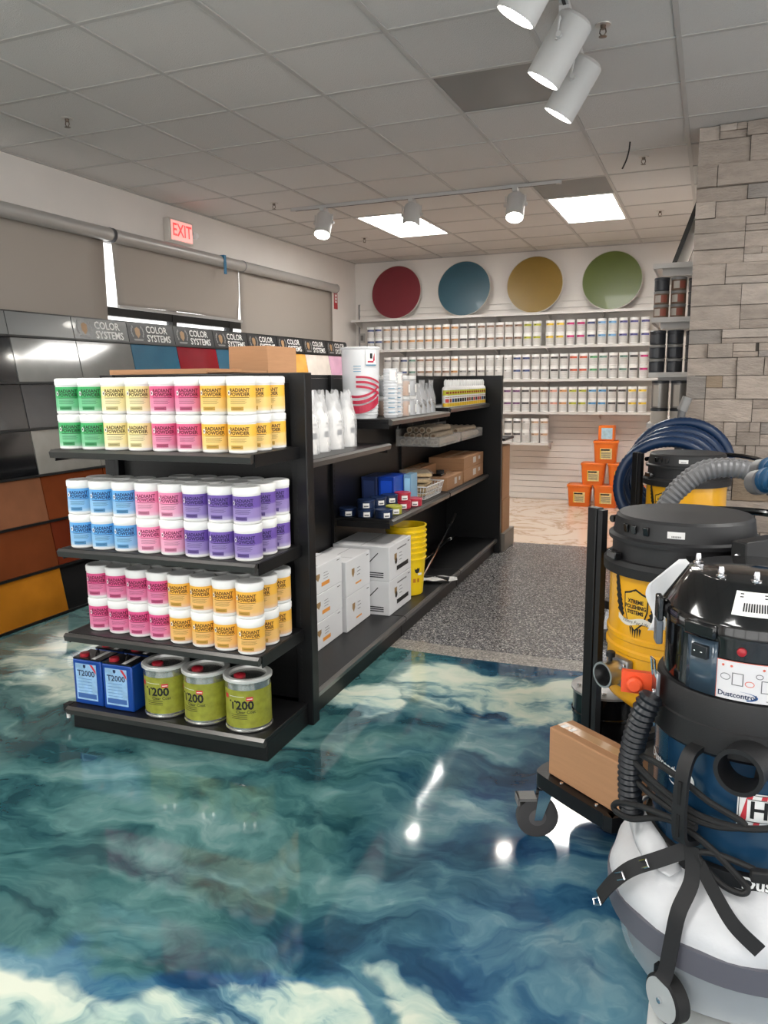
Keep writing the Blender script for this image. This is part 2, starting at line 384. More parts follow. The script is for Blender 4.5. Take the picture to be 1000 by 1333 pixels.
# left wall with its run of windows
WY0, WY1, WZ0, WZ1 = .4, 9.12, .5, 2.68
wl = MB().box(XL-.15, XL, YF, WY0, 0, ZC+.09).box(XL-.15, XL, WY1, YB, 0, ZC+.09).box(XL-.15, XL, WY0, WY1, 0, WZ0).box(XL-.15, XL, WY0, WY1, WZ1, ZC+.09)
struct(wl.build('wall_left', WALL))
wf = struct(MB().box(XL-.11, XL-.04, WY0, WY1, WZ0, WZ0+.07).box(XL-.11, XL-.04, WY0, WY1, WZ1-.05, WZ1).build('window_1', BLK))
glass_m = mat('window_glass', (225,238,245), .02, alpha=.15)
ys = [WY0, 1.6, 2.8, 4.0, 5.13, 6.03, 6.95, 8.1, WY1-.06]
for y in ys: MB().box(XL-.11, XL-.04, y, y+.06, WZ0+.07, WZ1-.05).build('mullion', BLK, wf)
for a, b in zip(ys, ys[1:]):
    MB().box(XL-.105, XL-.045, a+.06, b, 2.05, 2.12).build('transom', BLK, wf)
    MB().box(XL-.082, XL-.076, a+.06, b, WZ0+.07, 2.05).build('pane', glass_m, wf)
    MB().box(XL-.082, XL-.076, a+.06, b, 2.12, WZ1-.05).build('pane', glass_m, wf)
# back wall with slatwall
wb = struct(MB().box(XL-.15, XW+.2, YB, YB+.15, 0, ZC+.09).build('wall_back', WALL))
slat_m = mat('slatwall_white', (224,218,212), .45)
sl = MB().prism([(XL+.07, 0), (XW, 0), (XW, .070), (XL+.07, .070)], 0, -.018).mesh('slat', slat_m)
for k in range(33): put('slat', sl, wb, (0, YB, .005+k*.0762))
MB().box(XL+.05, XL+.07, YB-.022, YB, 0, 2.52).build('slatwall_edge', ALU, wb)
# right wall (behind the stone pillar), partition and the rest of the shell
wr = struct(MB().box(XW, XW+.15, 5.9, YB, 0, ZC+.09).build('wall_right', WALL))
sl2 = MB().box(-.018, 0, 5.96, YB-.03, 0, .070).mesh('slat', slat_m)
for k in range(33): put('slat', sl2, wr, (XW, 0, .005+k*.0762))
struct(MB().box(.95, XR, 5.9, 6.05, 0, ZC+.09).build('wall_partition', WALL))
def window_wall(name, a0, a1, b0, b1, horiz, wname):
    # wall with one added daylight opening; runs along x (horiz) or y
    f = (lambda p0, p1, z0, z1, t0=0, t1=.15: (p0, p1, YF-t1, YF-t0, z0, z1)) if horiz else (lambda p0, p1, z0, z1, t0=0, t1=.15: (XR+t0, XR+t1, p0, p1, z0, z1))
    struct(MB().box(*f(a0, b0, 0, ZC+.09)).box(*f(b1, a1, 0, ZC+.09)).box(*f(b0, b1, 0, .25)).box(*f(b0, b1, 2.75, ZC+.09)).build(name, WALL))
    fr = struct(MB().box(*f(b0, b1, .25, .31, .04, .1)).box(*f(b0, b1, 2.69, 2.75, .04, .1)).build(wname, BLK))
    n = int((b1-b0)/1.3)
    for k in range(n+1):
        x = b0+(b1-b0-.06)*k/n; MB().box(*f(x, x+.06, .31, 2.69, .04, .1)).build('mullion', BLK, fr)
        if k < n: MB().box(*f(x+.06, b0+(b1-b0-.06)*(k+1)/n, .31, 2.69, .066, .072)).build('pane', glass_m, fr)
window_wall('wall_front', XL-.15, XR+.15, -4.0, 3.0, True, 'added_window_front')  # front and side windows are out of view, added to brighten the room
window_wall('wall_side', YF, 6.05, -3.0, 4.2, False, 'added_window_side')
# stone veneer pillar
PX0, PX1, PY0, PY1 = -.10, .95, 5.66, 6.05
pil = struct(MB().box(PX0, PX1, PY0, PY1, 0, ZC).build('wall_pillar', mat('mortar', (92,86,80), .9)))
STN = [mat('ledgestone_%d' % i, c, .85, noise=.16, nscale=9, bump=1.0, bscale=34, rnd=.10, stretch=(1,1,3)) for i, c in enumerate([(180,166,154), (172,159,148), (188,175,164), (152,134,114), (154,146,139), (164,151,140)])]
def stone(x0, x1, y0, y1, z0, z1, face):
    # rough split face: subdivided outer face with jitter; face 'y' looks to -y, 'x' looks to -x
    mb = MB(); nu = max(2, int(((x1-x0) if face == 'y' else (y1-y0))/.07)); nv = 2
    def P(i, j, out):
        ed = i in (0, nu) or j in (0, nv); jt = 0 if not out else random.uniform(-.009, .008)-(.005 if ed else 0)
        z = z0+(z1-z0)*j/nv
        if face == 'y': return (x0+(x1-x0)*i/nu, (y0-jt if out else y1), z)
        return ((x0-jt if out else x1), y0+(y1-y0)*i/nu, z)
    n = nu+1; vs = [P(i, j, True) for j in range(nv+1) for i in range(n)]; b0 = len(vs); vs += [P(i, j, False) for i, j in ((0, 0), (nu, 0), (nu, nv), (0, nv))]
    fs = [(j*n+i, j*n+i+1, (j+1)*n+i+1, (j+1)*n+i) for j in range(nv) for i in range(nu)]
    fs += [tuple([b0, b0+1]+[i for i in range(nu, -1, -1)]), tuple([b0+2, b0+3]+[nv*n+i for i in range(n)]), tuple([b0+3, b0]+[j*n for j in range(nv+1)]), tuple([b0+1, b0+2]+[j*n+nu for j in range(nv, -1, -1)])]
    mb._add(vs, fs)
    mb.build('stone', random.choices(STN, [5, 5, 4, .9, .9, 4])[0], pil)
z = 0.0; row = 0
while z < ZC-.02:
    h = random.choice([.075, .09, .10, .115, .13, .15]); h = min(h, ZC-z)
    if ZC-z-h < .05: h = ZC-z
    x = PX0-.05; first = True; ret = .10 if row % 2 else .22
    while x < PX1:
        L_ = random.uniform(.14, .44) if not first else random.choice([.12, .2, .3]); x1 = min(x+L_, PX1+.03)
        if PX1-x1 < .07: x1 = PX1+.03
        if first or random.random() > .46:
            stone(x, x1-.004, PY0-random.uniform(.015, .055), PY0+(.01 if not first else ret), z+.002, z+h-.002, 'y')
        else:
            k = random.uniform(.35, .65)
            stone(x, x1-.004, PY0-random.uniform(.02, .04), PY0+.01, z+.002, z+h*k-.001, 'y')
            xm = x+(x1-x)*random.uniform(.4, .9)
            stone(x, xm-.003, PY0-random.uniform(.015, .045), PY0+.01, z+h*k+.002, z+h-.002, 'y')
            if x1-xm > .03: stone(xm, x1-.004, PY0-random.uniform(.02, .045), PY0+.01, z+h*k+.002, z+h-.002, 'y')
        x = x1; first = False
    y = PY0+ret+.006
    if y < PY1-.05: stone(PX0-random.uniform(.02, .045), PX0+.01, y, PY1, z+.002, z+h-.002, 'x')
    z += h; row += 1
# baseboard on the plain walls
struct(MB().box(XL, XL+.012, YF, YB, 0, .1).build('baseboard_left', BLK))

# ================================================================ LIGHT FITTINGS
diff_m = mat('troffer_diffuser', (255,253,248), .5, emit=TROFFER)
trim_m = mat('troffer_trim', (225,222,218), .5)
TL = ['bright lensed ceiling troffer at the back, above the red and blue discs', 'bright lensed ceiling troffer at the back right, beyond the small grey panel']
for k, (xc, yc) in enumerate(TROFF):
    t = thing('ceiling_light', TL[k] if k < 2 else 'unseen troffer added to light the front shop floor, '+ORD[k-1]+' of those towards the entrance', 'ceiling light', (xc, yc, ZC), 0, 'lensed troffers in the tile grid')
    MB().box(-.293, -.27, -.59, .59, .0, .02).box(.27, .293, -.59, .59, .0, .02).box(-.27, .27, -.59, -.567, .0, .02).box(-.27, .27, .567, .59, .0, .02).build('trim', trim_m, t)
    MB().box(-.27, .27, -.567, .567, .008, .014).build('diffuser', diff_m, t)
    MB().box(-.29, .29, -.585, .585, .021, .075).build('housing', trim_m, t)
track_m = mat('track_white', (190,188,186), .5)
lens_m = mat('spot_lens', (255,250,240), .3, emit=26)
def track(name, p0, p1, label):
    t = thing(name, label, 'light track', p0)
    d = Vector(p1)-Vector(p0); L_ = d.length; M = RZ(math.atan2(d.y, d.x))
    MB().box(0, L_, -.019, .019, -.022, 0, M).build('rail', track_m, t)
    MB().box(.02, L_-.02, -.007, .007, -.024, -.0225, M).build('slot', BLK, t)
    MB().box(-.02, .0, -.02, .02, -.024, 0, M).build('end_cap', track_m, t); MB().box(L_, L_+.02, -.02, .02, -.024, 0, M).build('end_cap', track_m, t)
    return t
track('light_track', (-3.59, 6.62, ZC-.002), (-1.20, 6.60, ZC-.002), 'white ceiling track running across the room with three lit spot heads')
track('light_track', (-.60, 2.6, ZC-.002), (-.68, 4.36, ZC-.002), 'white ceiling track running away from the camera at top right')
def spot(loc, aim, r, L_, style, label, power):
    # can-shaped track head: adapter, yoke, can, lens; aim is the direction of the beam
    t = thing('track_spotlight', label, 'spotlight', loc, 0, 'white can spotlights on ceiling tracks')
    aim = Vector(aim).normalized()
    MB().box(-.02, .02, -.045, .045, -.03, 0).build('adapter', track_m, t)
    MB().cyl((0, 0, -.075), (0, 0, -.03), .01, 10).build('stem', track_m, t)
    c0 = Vector((0, 0, -.12))+aim*.01          # pivot, upper half of the can
    q = aim.to_track_quat('-Z', 'Y').to_matrix().to_4x4(); M = Matrix.Translation(c0) @ q
    back, front = L_*.38, -L_*.62
    MB().lathe([(0, back+.012), (r*.75, back+.01), (r*.98, back-.005), (r, back-.02), (r, front), (r-.006, front), (r-.006, front+.025), (0, front+.025)][::-1], 24, M).build('can', track_m, t)
    ln = MB().lathe([(0, front+.018), (r-.008, front+.018)], 24, M, caps=False); ln.build('lens', lens_m, t)
    side = q @ Vector((1, 0, 0)); yk = MB()
    pts = [c0+side*(r+.008)+aim*.02, c0+side*(r+.008)+Vector((0, 0, .07)), Vector((0, 0, -.078))+side*(r*.6), Vector((0, 0, -.078))-side*(r*.6), c0-side*(r+.008)+Vector((0, 0, .07)), c0-side*(r+.008)+aim*.02]
    yk.tube([pts[0], pts[1], pts[2], pts[3], pts[4], pts[5]], .006, 6); yk.build('yoke', track_m, t)
    MB().cyl(c0+side*(r-.002), c0+side*(r+.022), .012, 10).build('knob', track_m, t); MB().cyl(c0-side*(r-.002), c0-side*(r+.022), .012, 10).build('knob', track_m, t)
    ld = bpy.data.lights.new('spot_lamp', 'SPOT'); ld.energy = power; ld.spot_size = D(62); ld.spot_blend = .6; ld.shadow_soft_size = .03; ld.color = (1, .95, .88)
    lo = put('lamp', ld, t); lo.matrix_local = Matrix.Translation(c0+aim*(L_*.62+.01)) @ q
    return t
A = [( -3.28, 'left can spotlight on the cross track, above the blind end'), (-2.44, 'middle can spotlight on the cross track, in front of the troffer'), (-1.545, 'right can spotlight on the cross track, beside the grey panel')]
for x, lb in A: spot((x, 6.61, ZC-.024), (.05, -.5, -1), .074, .20, 0, lb, SPOT)
B_ = [((-.620, 2.98), 'nearest can spotlight, cut off by the top edge of the picture'), ((-.648, 3.62), 'large can spotlight second along the near track'), ((-.668, 4.10), 'can spotlight at the far end of the near track')]
for (x, y), lb in B_: spot((x, y, ZC-.024), (-.62, .02, -1), .078, .26, 1, lb, SPOT)
sp_m = mat('sprinkler_brass', (110,98,88), .35, .8)
for k, (x, y) in enumerate([(-3.62, 3.90), (-3.65, 6.37), (-3.61, 8.26), (-.53, 3.90), (-.53, 6.20), (-.53, 8.18)]):
    lb = ['sprinkler head in the ceiling above the left display', 'sprinkler head beside the left end of the cross track', 'sprinkler head between the left spotlight and the back wall', 'brass sprinkler head right of the large can spotlights', 'sprinkler head beside the loose black wire', 'sprinkler head right of the bright back troffer'][k]
    t = thing('sprinkler_head', lb, 'sprinkler', (x, y, ZC+.004), 0, 'ceiling sprinklers')
    MB().lathe([(.0, -.004), (.034, -.004), (.036, 0), (0, 0)], 18).build('escutcheon', mat('escutcheon', (196,190,184), .4, .6), t)
    MB().lathe([(.0, -.02), (.011, -.02), (.013, -.004), (0, -.004)], 10).tube([(-.011, 0, -.018), (-.014, 0, -.034), (-.003, 0, -.05)], .003, 6).tube([(.011, 0, -.018), (.014, 0, -.034), (.003, 0, -.05)], .003, 6).build('frame', sp_m, t)
    MB().lathe([(0, -.054), (.018, -.052), (.018, -.05), (0, -.05)], 12).build('deflector', sp_m, t)
wire = MB().tube(spline([(-.585, 5.78, ZC+.003), (-.590, 5.78, ZC-.05), (-.604, 5.775, ZC-.11), (-.628, 5.77, ZC-.165)]), .0055, 6).build('loose_wire', RUB)
tag(wire, 'short loose black wire hanging from the ceiling by a sprinkler', 'wire')

for nm, loc, rot, sx_, sy_ in (('added_front_window_portal', (-.5, YF-.2, 1.5), (PI/2, 0, 0), 7.0, 2.44), ('added_side_window_portal', (XR+.2, .6, 1.5), (PI/2, 0, PI/2), 7.2, 2.44), ('left_window_portal', (XL-.2, 4.76, 1.59), (PI/2, 0, -PI/2), 8.72, 2.18)):
    ld = bpy.data.lights.new(nm, 'AREA'); ld.shape = 'RECTANGLE'; ld.size = sx_; ld.size_y = sy_; ld.cycles.is_portal = True  # portals guide sky light; the front and side windows are added ones
    lo = put(nm, ld, None, loc, rot=rot)
# ================================================================ WINDOW BLINDS AND LEFT WALL FITTINGS
blind_m = blind_material(); tube_m = mat('roller_tube', (176,173,170), .35, .2)
def blind(y0, y1, zb, label, bow=0, tilt=0, m0=.02, m1=.02):
    t = thing('roller_blind', label, 'blind', (XL+.075, (y0+y1)/2, 2.655), 0, 'grey roller blinds along the window wall'); w = (y1-y0)/2
    MB().cyl((0, -w, 0), (0, w, 0), .052, 24).build('roller', tube_m, t)
    MB().cyl((0, -w-.004, 0), (0, -w, 0), .056, 20).build('end_cap', ALU, t); MB().cyl((0, w, 0), (0, w+.004, 0), .056, 20).build('end_cap', ALU, t)
    h = 2.655-zb
    def fn(u, v):
        return (-.045+bow*math.sin(u*PI*1.3)*v*v+.004*math.sin(9*u+3*v)*v, -w+m0+(2*w-m0-m1)*u+tilt*v, -h*v)
    MB().sheet(fn, 20, 14).build('fabric', blind_m, t, solid=.0015)
    MB().box(-.055+bow*.3, -.035+bow*.3, -w+.02+tilt, w-.02+tilt, -h-.025, -h).build('bottom_bar', tube_m, t)
    return t
blind(1.0, 5.13, 1.15, 'long grey roller blind on the left, pulled down behind the grey sample panels')
blind(5.17, 7.04, 2.13, 'middle grey roller blind, raised, with dark window frame and daylight below', .05, .03, .03, .0)
blind(7.05, 9.20, 1.0, 'grey roller blind nearest the back corner, pulled right down', m0=0)
bt = MB().box(-.056, .056, -.018, .018, -.01, .056).box(.05, .056, -.02, .022, -.12, .0).build('tape_strip', mat('blue_tape', (40,110,150), .6), None, (XL+.075, 6.66, 2.652))
tag(bt, 'strip of blue tape hanging over the roller blind tube', 'tape')
ex = thing('exit_sign', 'white exit sign with red lettering on the wall above the blinds', 'exit sign', (XL, 6.08, 2.83), 0)
MB().box(0, .07, -.17, .17, -.10, .10).build('housing', mat('exit_housing', (205,198,190), .5), ex, bevel=.008)
MB().box(.07, .074, -.15, .15, -.082, .082).build('face', mat('exit_face', (250,164,156), .4, emit=.5), ex)
em = MB(); Mx = T(.0755, 0, -.0) @ RZ(PI/2); add_text(em, 'EXIT', .15, Mx, bold=.015, sx=.9); em.build('lettering', mat('exit_red', (250,50,50), .4, emit=.9), ex)
MB().lathe([(0, 0), (.03, 0), (.035, .03), (.02, .05), (0, .05)], 16, T(.035, .215, 0) @ Matrix.Rotation(PI/2, 4, 'Y')).build('emergency_lamp', WHT, ex)
fs = thing('fire_extinguisher_sign', 'narrow red and white vertical sign near the back left corner', 'sign', (XL, 9.35, 2.56), 0)
MB().box(0, .004, -.05, .05, -.14, .14).build('plate', mat('sign_red', (176,30,38), .4), fs)
MB().box(.004, .006, -.03, .03, -.06, .12).build('white_panel', WHT, fs)
fm = MB()
for k in range(4): patch(fm, -.018, .018, -.045+k*.04, -.022+k*.04, M=T(.0066, 0, 0) @ RZ(PI/2))
fm.build('marks', MATS['sign_red'], fs)

# ================================================================ COLOUR SAMPLE DISPLAY ALONG THE LEFT WALL
DJ = [2.73+.58*k for k in range(12)]      # column joints along y
def dpt(y, s, out=0):                      # s = distance up the leaning face
    k = .18; n = math.sqrt(1+k*k); return Vector((-3.90-k*s/n+out/n, y, .0+s/n+out*k/n))
disp = thing('sample_display', 'long leaning display rack of glossy floor colour sample panels by the window', 'display rack', (-3.9, 5.9, 0))
def dbox(y0, y1, s0, s1, o0, o1):
    mb = MB(); vs = []
    for s_ in (s0, s1):
        for (o_, y_) in ((o0, y0), (o1, y0), (o1, y1), (o0, y1)): vs.append(dpt(y_, s_, o_)-Vector((-3.9, 5.9, 0)))
    mb._add(vs, [(0,3,2,1), (4,5,6,7), (0,1,5,4), (1,2,6,5), (2,3,7,6), (3,0,4,7)]); return mb
dbox(DJ[0]-.02, DJ[-1]+.02, .0, 2.02, -.06, -.012).build('backing', BLK, disp)
for y in (DJ[0], DJ[4], DJ[8], DJ[-1]-.05):
    MB().box(-.38, -.0, y-5.9, y-5.9+.04, 0, .04).build('foot', BLK, disp)
    MB().cyl((-.36, y-5.9+.02, .02), (-.36, y-5.9+.02, 1.6), .015, 8).build('rear_strut', BLK, disp)
RS = [0.012, .318, .624, .930, 1.236, 1.542, 1.850, 2.005]
for s_ in RS[:-1]: dbox(DJ[0]-.02, DJ[-1]+.02, s_-.014, s_, -.014, .022).build('ledge', BLK, disp)
def sample(name, c, metal=.0, noise=.12): return mat('sample_'+name, c, .1, metal, .5, noise=noise, nscale=6, coat=.4)
SM = {'g1': sample('grey', (132,132,130)), 'g2': sample('darkgrey', (64,66,70)), 'g3': sample('charcoal', (34,36,40)), 'g4': sample('stonegrey', (150,146,140)), 'bk': sample('black', (20,21,24)),
      'br': sample('brown', (140,92,66)), 'rb': sample('redbrown', (112,58,32)), 'ru': sample('rust', (124,62,34)), 'dr': sample('darkrust', (104,44,26)), 'or': sample('amber', (172,108,30)),
      'bl': sample('blue', (64,118,148)), 'rd': sample('red', (160,36,54)), 'tn': sample('tan', (170,130,98)), 'ye': sample('yellow', (240,176,78)), 'wh': sample('white', (238,228,218)), 'pk': sample('pink', (228,178,206)), 'gd': sample('green', (70,110,80))}
LAY = [  # bottom row first, six rows for each column; '' is an empty bay
    ['or', 'rb', 'br', 'bk', 'g2', 'g2'], ['or', 'rb', 'br', 'bk', 'g3', 'g3'], ['', 'dr', 'ru', 'g4', 'g2', 'g1'], ['', 'dr', 'ru', 'g4', 'g4', 'g1'],
    ['or', 'br', 'tn', 'g1', 'bl', 'bl'], ['', 'gd', 'rd', 'g4', 'bl', 'rd'], ['or', 'br', 'tn', 'g4', 'gd', 'bl'], ['or', 'rb', 'tn', 'wh', 'ye', 'tn'], ['br', 'tn', 'g1', 'bl', 'rd', 'ye'], ['br', 'tn', 'g1', 'bl', 'ye', 'wh'], ['g1', 'tn', 'g1', 'bl', 'gd', 'pk']]
hd_g = mat('header_grey', (112,114,114), .25, coat=.3); hd_d = mat('header_dark', (44,45,47), .4); emb_m = mat('emblem_gold', (176,140,100), .5)
for c in range(11):
    y0, y1 = DJ[c]+.004, DJ[c+1]-.004
    for r in range(6):
        if LAY[c][r]: dbox(y0, y1, RS[r]+.002, RS[r+1]-.016, -.011, .010).build('sample_panel', SM[LAY[c][r]], disp)
    hp = dbox(y0, y1, RS[6]+.002, RS[7], -.011, .008).build('header_panel', hd_g if c < 4 else hd_d, disp)
    if c >= 3:
        # header lettering, lying on the leaning face
        o_ = dpt((y0+y1)/2, 1.93, .0095)-Vector((-3.9, 5.9, 0)); k = .18; n = math.sqrt(1+k*k)
        Mh = Matrix(((0, -1/n, -k/n, o_.x), (1, 0, 0, o_.y), (0, -k/n, 1/n, o_.z), (0, 0, 0, 1)))
        Mh = Matrix(((0, -1/n, -k/n, o_.x), (1, 0, 0, o_.y), (0, -k/n, 1/n, o_.z), (0, 0, 0, 1)))
        lm = MB(); add_text(lm, 'COLOR', .078, Mh, bold=.02, align='LEFT', off=(-.07, .028)); add_text(lm, 'SYSTEMS', .078, Mh, bold=.02, align='LEFT', off=(-.07, -.042)); lm.build('lettering', WINK, hp)
        e = MB(); flatpoly(e, [(-.205, .03), (-.175, .045), (-.145, .03), (-.148, -.015), (-.175, -.045), (-.202, -.015)], M=Mh)
        e.mat(1)
        for s2 in (-1, 1):
            for q in range(5):
                a = .5+q*.32; x, z = -.175+s2*(.062+.004*q)*math.cos(a-.9), -.005+.062*math.sin(a-.9)
                flatpoly(e, [(x, z-.012), (x+s2*.012, z), (x+s2*.004, z+.016), (x-s2*.006, z+.004)][::1 if s2 > 0 else -1], M=Mh)
        flatpoly(e, [(-.235, -.05), (-.115, -.05), (-.125, -.064), (-.225, -.064)], M=Mh)
        e.build('emblem', [emb_m, mat('emblem_grey', (150,150,150), .5)], hp)

# ================================================================ GONDOLA AND ENDCAP
TH = D(1.6); GO = Vector((-1.56, 2.52, 0))
def GW(x, y, z): return Vector((GO.x+x*math.cos(TH)-y*math.sin(TH), GO.y+x*math.sin(TH)+y*math.cos(TH), z))
PEG = pegboard('black_pegboard', (15,15,17)); RAIL = mat('price_rail', (74,72,70), .28, .4); SLOT = mat('upright_slots', (4,4,5), .6)
def rail_prism(mb, a0, a1, z, axis, f, depth_sign):
    # sloped price-rail lip along a shelf front; axis 'x' runs along x with front at y=f, 'y' runs along y with front at x=f
    prof = [(0, 0), (-.014, -.010), (-.008, -.034), (.002, -.036), (.012, -.030), (.012, -.004)]
    if axis == 'x':
        vs = [Vector((a, f+p*1.0, z+q)) for a in (a0, a1) for p, q in prof]
    else:
        vs = [Vector((f-p*depth_sign, a, z+q)) for a in (a0, a1) for p, q in prof]
    n = len(prof); mb._add(vs, [tuple(range(n)), tuple(range(2*n-1, n-1, -1))]+[(i, n+i, n+(i+1) % n, (i+1) % n) for i in range(n)]); return mb
ec = thing('endcap_shelf', 'black metal endcap shelf unit facing the camera, filled with powder jars', 'shelf unit', GO, TH)
def uprights(parent, xs, y0, y1, zt=1.54):
    for x0, x1 in xs:
        u = MB().box(x0, x1, y0, y1, 0, zt).build('upright', BLK, parent, bevel=.004)
        sm = MB(); xc = x0+.022 if x0 > -.5 else x1-.022
        for k in range(46): sm.box(xc-.004, xc+.004, y0-.0006, y0+.002, .12+k*.03, .138+k*.03)
        sm.build('slots', SLOT, u)
uprights(ec, [(-.05, .025), (-1.02, -.945)], .385, .45)
MB().box(-.943, -.052, .425, .44, .10, 1.50).build('back_panel', PEG, ec)
MB().box(-.943, -.052, .40, .45, 1.502, 1.54).build('top_rail', BLK, ec, bevel=.004)
ESZ = [1.235, .815, .442]
for z in ESZ:
    s_ = MB().box(-.962, -.014, .012, .384, z-.022, z).build('shelf', BLK, ec, bevel=.002)
    rail_prism(MB(), -.965, -.012, z, 'x', 0, 1).build('price_rail', RAIL, s_)
    MB().box(-.966, -.962, .02, .384, z-.05, z-.002).build('bracket', BLK, s_); MB().box(-.014, -.010, .02, .384, z-.05, z-.002).build('bracket', BLK, s_)
MB().box(-.975, -.002, .02, .384, 0, .085).build('kick_plate', BLK, ec, bevel=.003)
bd = MB().box(-.985, .0, .0, .384, .086, .105).build('base_deck', BLK, ec, bevel=.003)
rail_prism(MB(), -.985, .0, .106, 'x', -.001, 1).build('price_rail', RAIL, bd)
MB().box(-1.02, -.988, .01, .05, .07, .105).build('corner_clip', BLKM, ec)
MB().lathe([(0, 0), (.008, 0), (.008, .03), (0, .03)], 10, T(-1.004, .02, .04)).build('white_tip', WHT, ec)

go = thing('gondola_shelving', 'long black double-sided gondola shelving running towards the back wall', 'shelf unit', GO, TH)
SEC = [(.455, 1.665), (1.675, 2.885), (2.895, 4.105)]
MB().box(-.98, .03, 4.12, 4.18, 0, 1.54).build('end_panel', BLK, go, bevel=.004)
for k, (a, b) in enumerate(SEC):
    MB().box(-.495, -.455, a, b, .10, 1.52).build('back_panel', PEG, go)
    MB().box(-.495, -.455, a, b, 1.521, 1.54).build('top_rail', BLK, go)
    for sd in (1, -1):
        f = lambda x: x if sd > 0 else -.95-x
        xs = sorted((f(-.455), f(-.004))); bdk = MB().box(xs[0], xs[1], a, b, .10, .128).build('base_deck', BLK, go, bevel=.002)
        MB().box(*sorted((f(-.02), f(-.03))), a, b, 0, .099).build('kick_plate', BLK, go)
        rail_prism(MB(), a, b, .129, 'y', f(0), sd).build('price_rail', RAIL, bdk)
for y in (1.67, 2.89):
    u = MB().box(-.453, -.435, y-.02, y+.02, .13, 1.54).build('upright', BLK, go)
    sm = MB()
    for k in range(44): sm.box(-.4355, -.4345, y-.004, y+.004, .16+k*.03, .178+k*.03)
    sm.build('slots', SLOT, u)
GS = [(0, 1.15, 1), (1, 1.285, 1), (2, 1.31, 1), (1, .70, 1), (2, .70, 1), (0, 1.33, -1), (1, 1.33, -1), (0, .75, -1), (1, .75, -1), (2, .75, -1), (2, 1.33, -1)]
for k, z, sd in GS:
    a, b = SEC[k]; f = lambda x: x if sd > 0 else -.95-x; xs = sorted((f(-.452), f(-.09)))
    s_ = MB().box(xs[0], xs[1], a+.006, b-.006, z-.020, z).build('shelf', BLK, go, bevel=.002)
    rail_prism(MB(), a+.006, b-.006, z, 'y', f(-.08), sd).build('price_rail', RAIL, s_)
    for e_ in (a+.007, b-.012): MB().box(xs[0]+.02, xs[1], e_, e_+.004, z-.055, z-.021).build('bracket', BLK, s_)
# endcap at the far end
fe = thing('endcap_shelf', 'black endcap at the far end of the gondola, mostly hidden behind its end panel', 'shelf unit', GW(0, 4.19, 0), TH)
MB().box(-.97, .06, 0.0, .40, 0, .16).build('base_deck', mat('grey_base', (120,112,104), .5), fe, bevel=.004)
s_ = MB().box(-.95, .05, .0, .38, .98, 1.0).build('shelf', BLK, fe)
# ================================================================ POWDER JARS ON THE ENDCAP
JR, JH = .0545, .1445
jbody = MB().lathe([(0, 0), (JR-.004, 0), (JR, .004), (JR, .116), (JR-.003, .119)], 28).mesh('body', WHT)
jlid = MB().lathe([(JR-.002, .1155), (JR+.002, .117), (JR+.0025, .138), (JR, .1425), (JR-.006, JH), (JR-.012, .1425), (0, .1425)], 28).mesh('lid', WHTL)
def jlabel_mesh(z0=.012, z1=.110, R=JR+.0004, cov=100):
    return MB().lathe([(R, z0), (R, z1)], 24, a0=D(-90-cov), a1=D(-90+cov), caps=False)
def jar_print(c):
    mb = MB(); wr_ = (JR+.0010, 0)
    add_text(mb, 'RADIANT', .0185, wrap=wr_, off=(.003, .092), bold=.035); add_text(mb, 'POWDER', .0185, wrap=wr_, off=(.003, .0765), bold=.035)
    patch(mb, -.038, .040, .0640, .0662, wr_)
    mb.mat(1); pill = [(.022*math.cos(a)+(.012 if math.cos(a) > 0 else -.012)*1.0, .024+.0068*math.sin(a)) for a in [2*PI*i/16 for i in range(16)]]
    patch(mb, -.034, .016, .017, .031, wr_)
    mb.mat(2)
    for k in range(4): patch(mb, -.036, .03-.006*(k % 2), .0555-.0045*k, .0568-.0045*k, wr_)
    patch(mb, -.026, .008, .0228, .0252, wr_, y=-.0004)
    # little round emblem left of the name
    mb.mat(3); flatpoly(mb, [(-.044+.0075*math.cos(2*PI*i/10), .083+.0095*math.sin(2*PI*i/10)) for i in range(10)], wr_)
    mb.mat(0); flatpoly(mb, [(-.044+.004*math.cos(2*PI*i/8), .083+.005*math.sin(2*PI*i/8)) for i in range(8)], wr_, y=-.0003)
    return mb
PC = {'green': ((54,170,96), (30,60,40)), 'cream': ((240,222,150), (90,70,30)), 'pink': ((226,92,138), (110,20,50)), 'yellow': ((248,192,70), (96,62,16)), 'blue': ((92,168,226), (24,56,110)),
      'rose': ((242,140,180), (130,40,80)), 'purple': ((112,84,170), (50,30,90)), 'magenta': ((224,84,140), (110,20,56)), 'gold': ((246,186,72), (100,60,16))}
JP = {}
def jar_proto(cn):
    if cn not in JP:
        c, dk = PC[cn]; deep = tuple(max(0, v*.78) for v in c)
        pale = {'gold': (232,196,168), 'cream': (246,236,208)}.get(cn, tuple(v*.30+234*.70 for v in c))
        ml = jlabel_mesh().mesh('label', fade_label('label_'+cn, c, pale))
        mp = jar_print(cn).mesh('print', [mat('ink_'+cn, dk, .6), mat('pill_'+cn, deep, .5), mat('fine_'+cn, tuple(v*.55 for v in c), .6), WHT])
        JP[cn] = (ml, mp)
    return JP[cn]
def powder_jar(cn, loc, rz, label, group):
    t = thing('powder_jar', label, 'jar', loc, rz, group); ml, mp = jar_proto(cn)
    put('body', jbody, t); put('lid', jlid, t); l = put('label', ml, t); put('print', mp, l)
SHELFN = ['top', 'second', 'third']; ROWN = ['front', 'middle', 'back']
CS = [['green']*2+['cream']*2+['pink']*2+['yellow']*2, ['blue']*3+['rose']*2+['purple']*3, ['magenta']*4+['gold']*4]
SIDE = ['yellow', 'purple', 'gold']
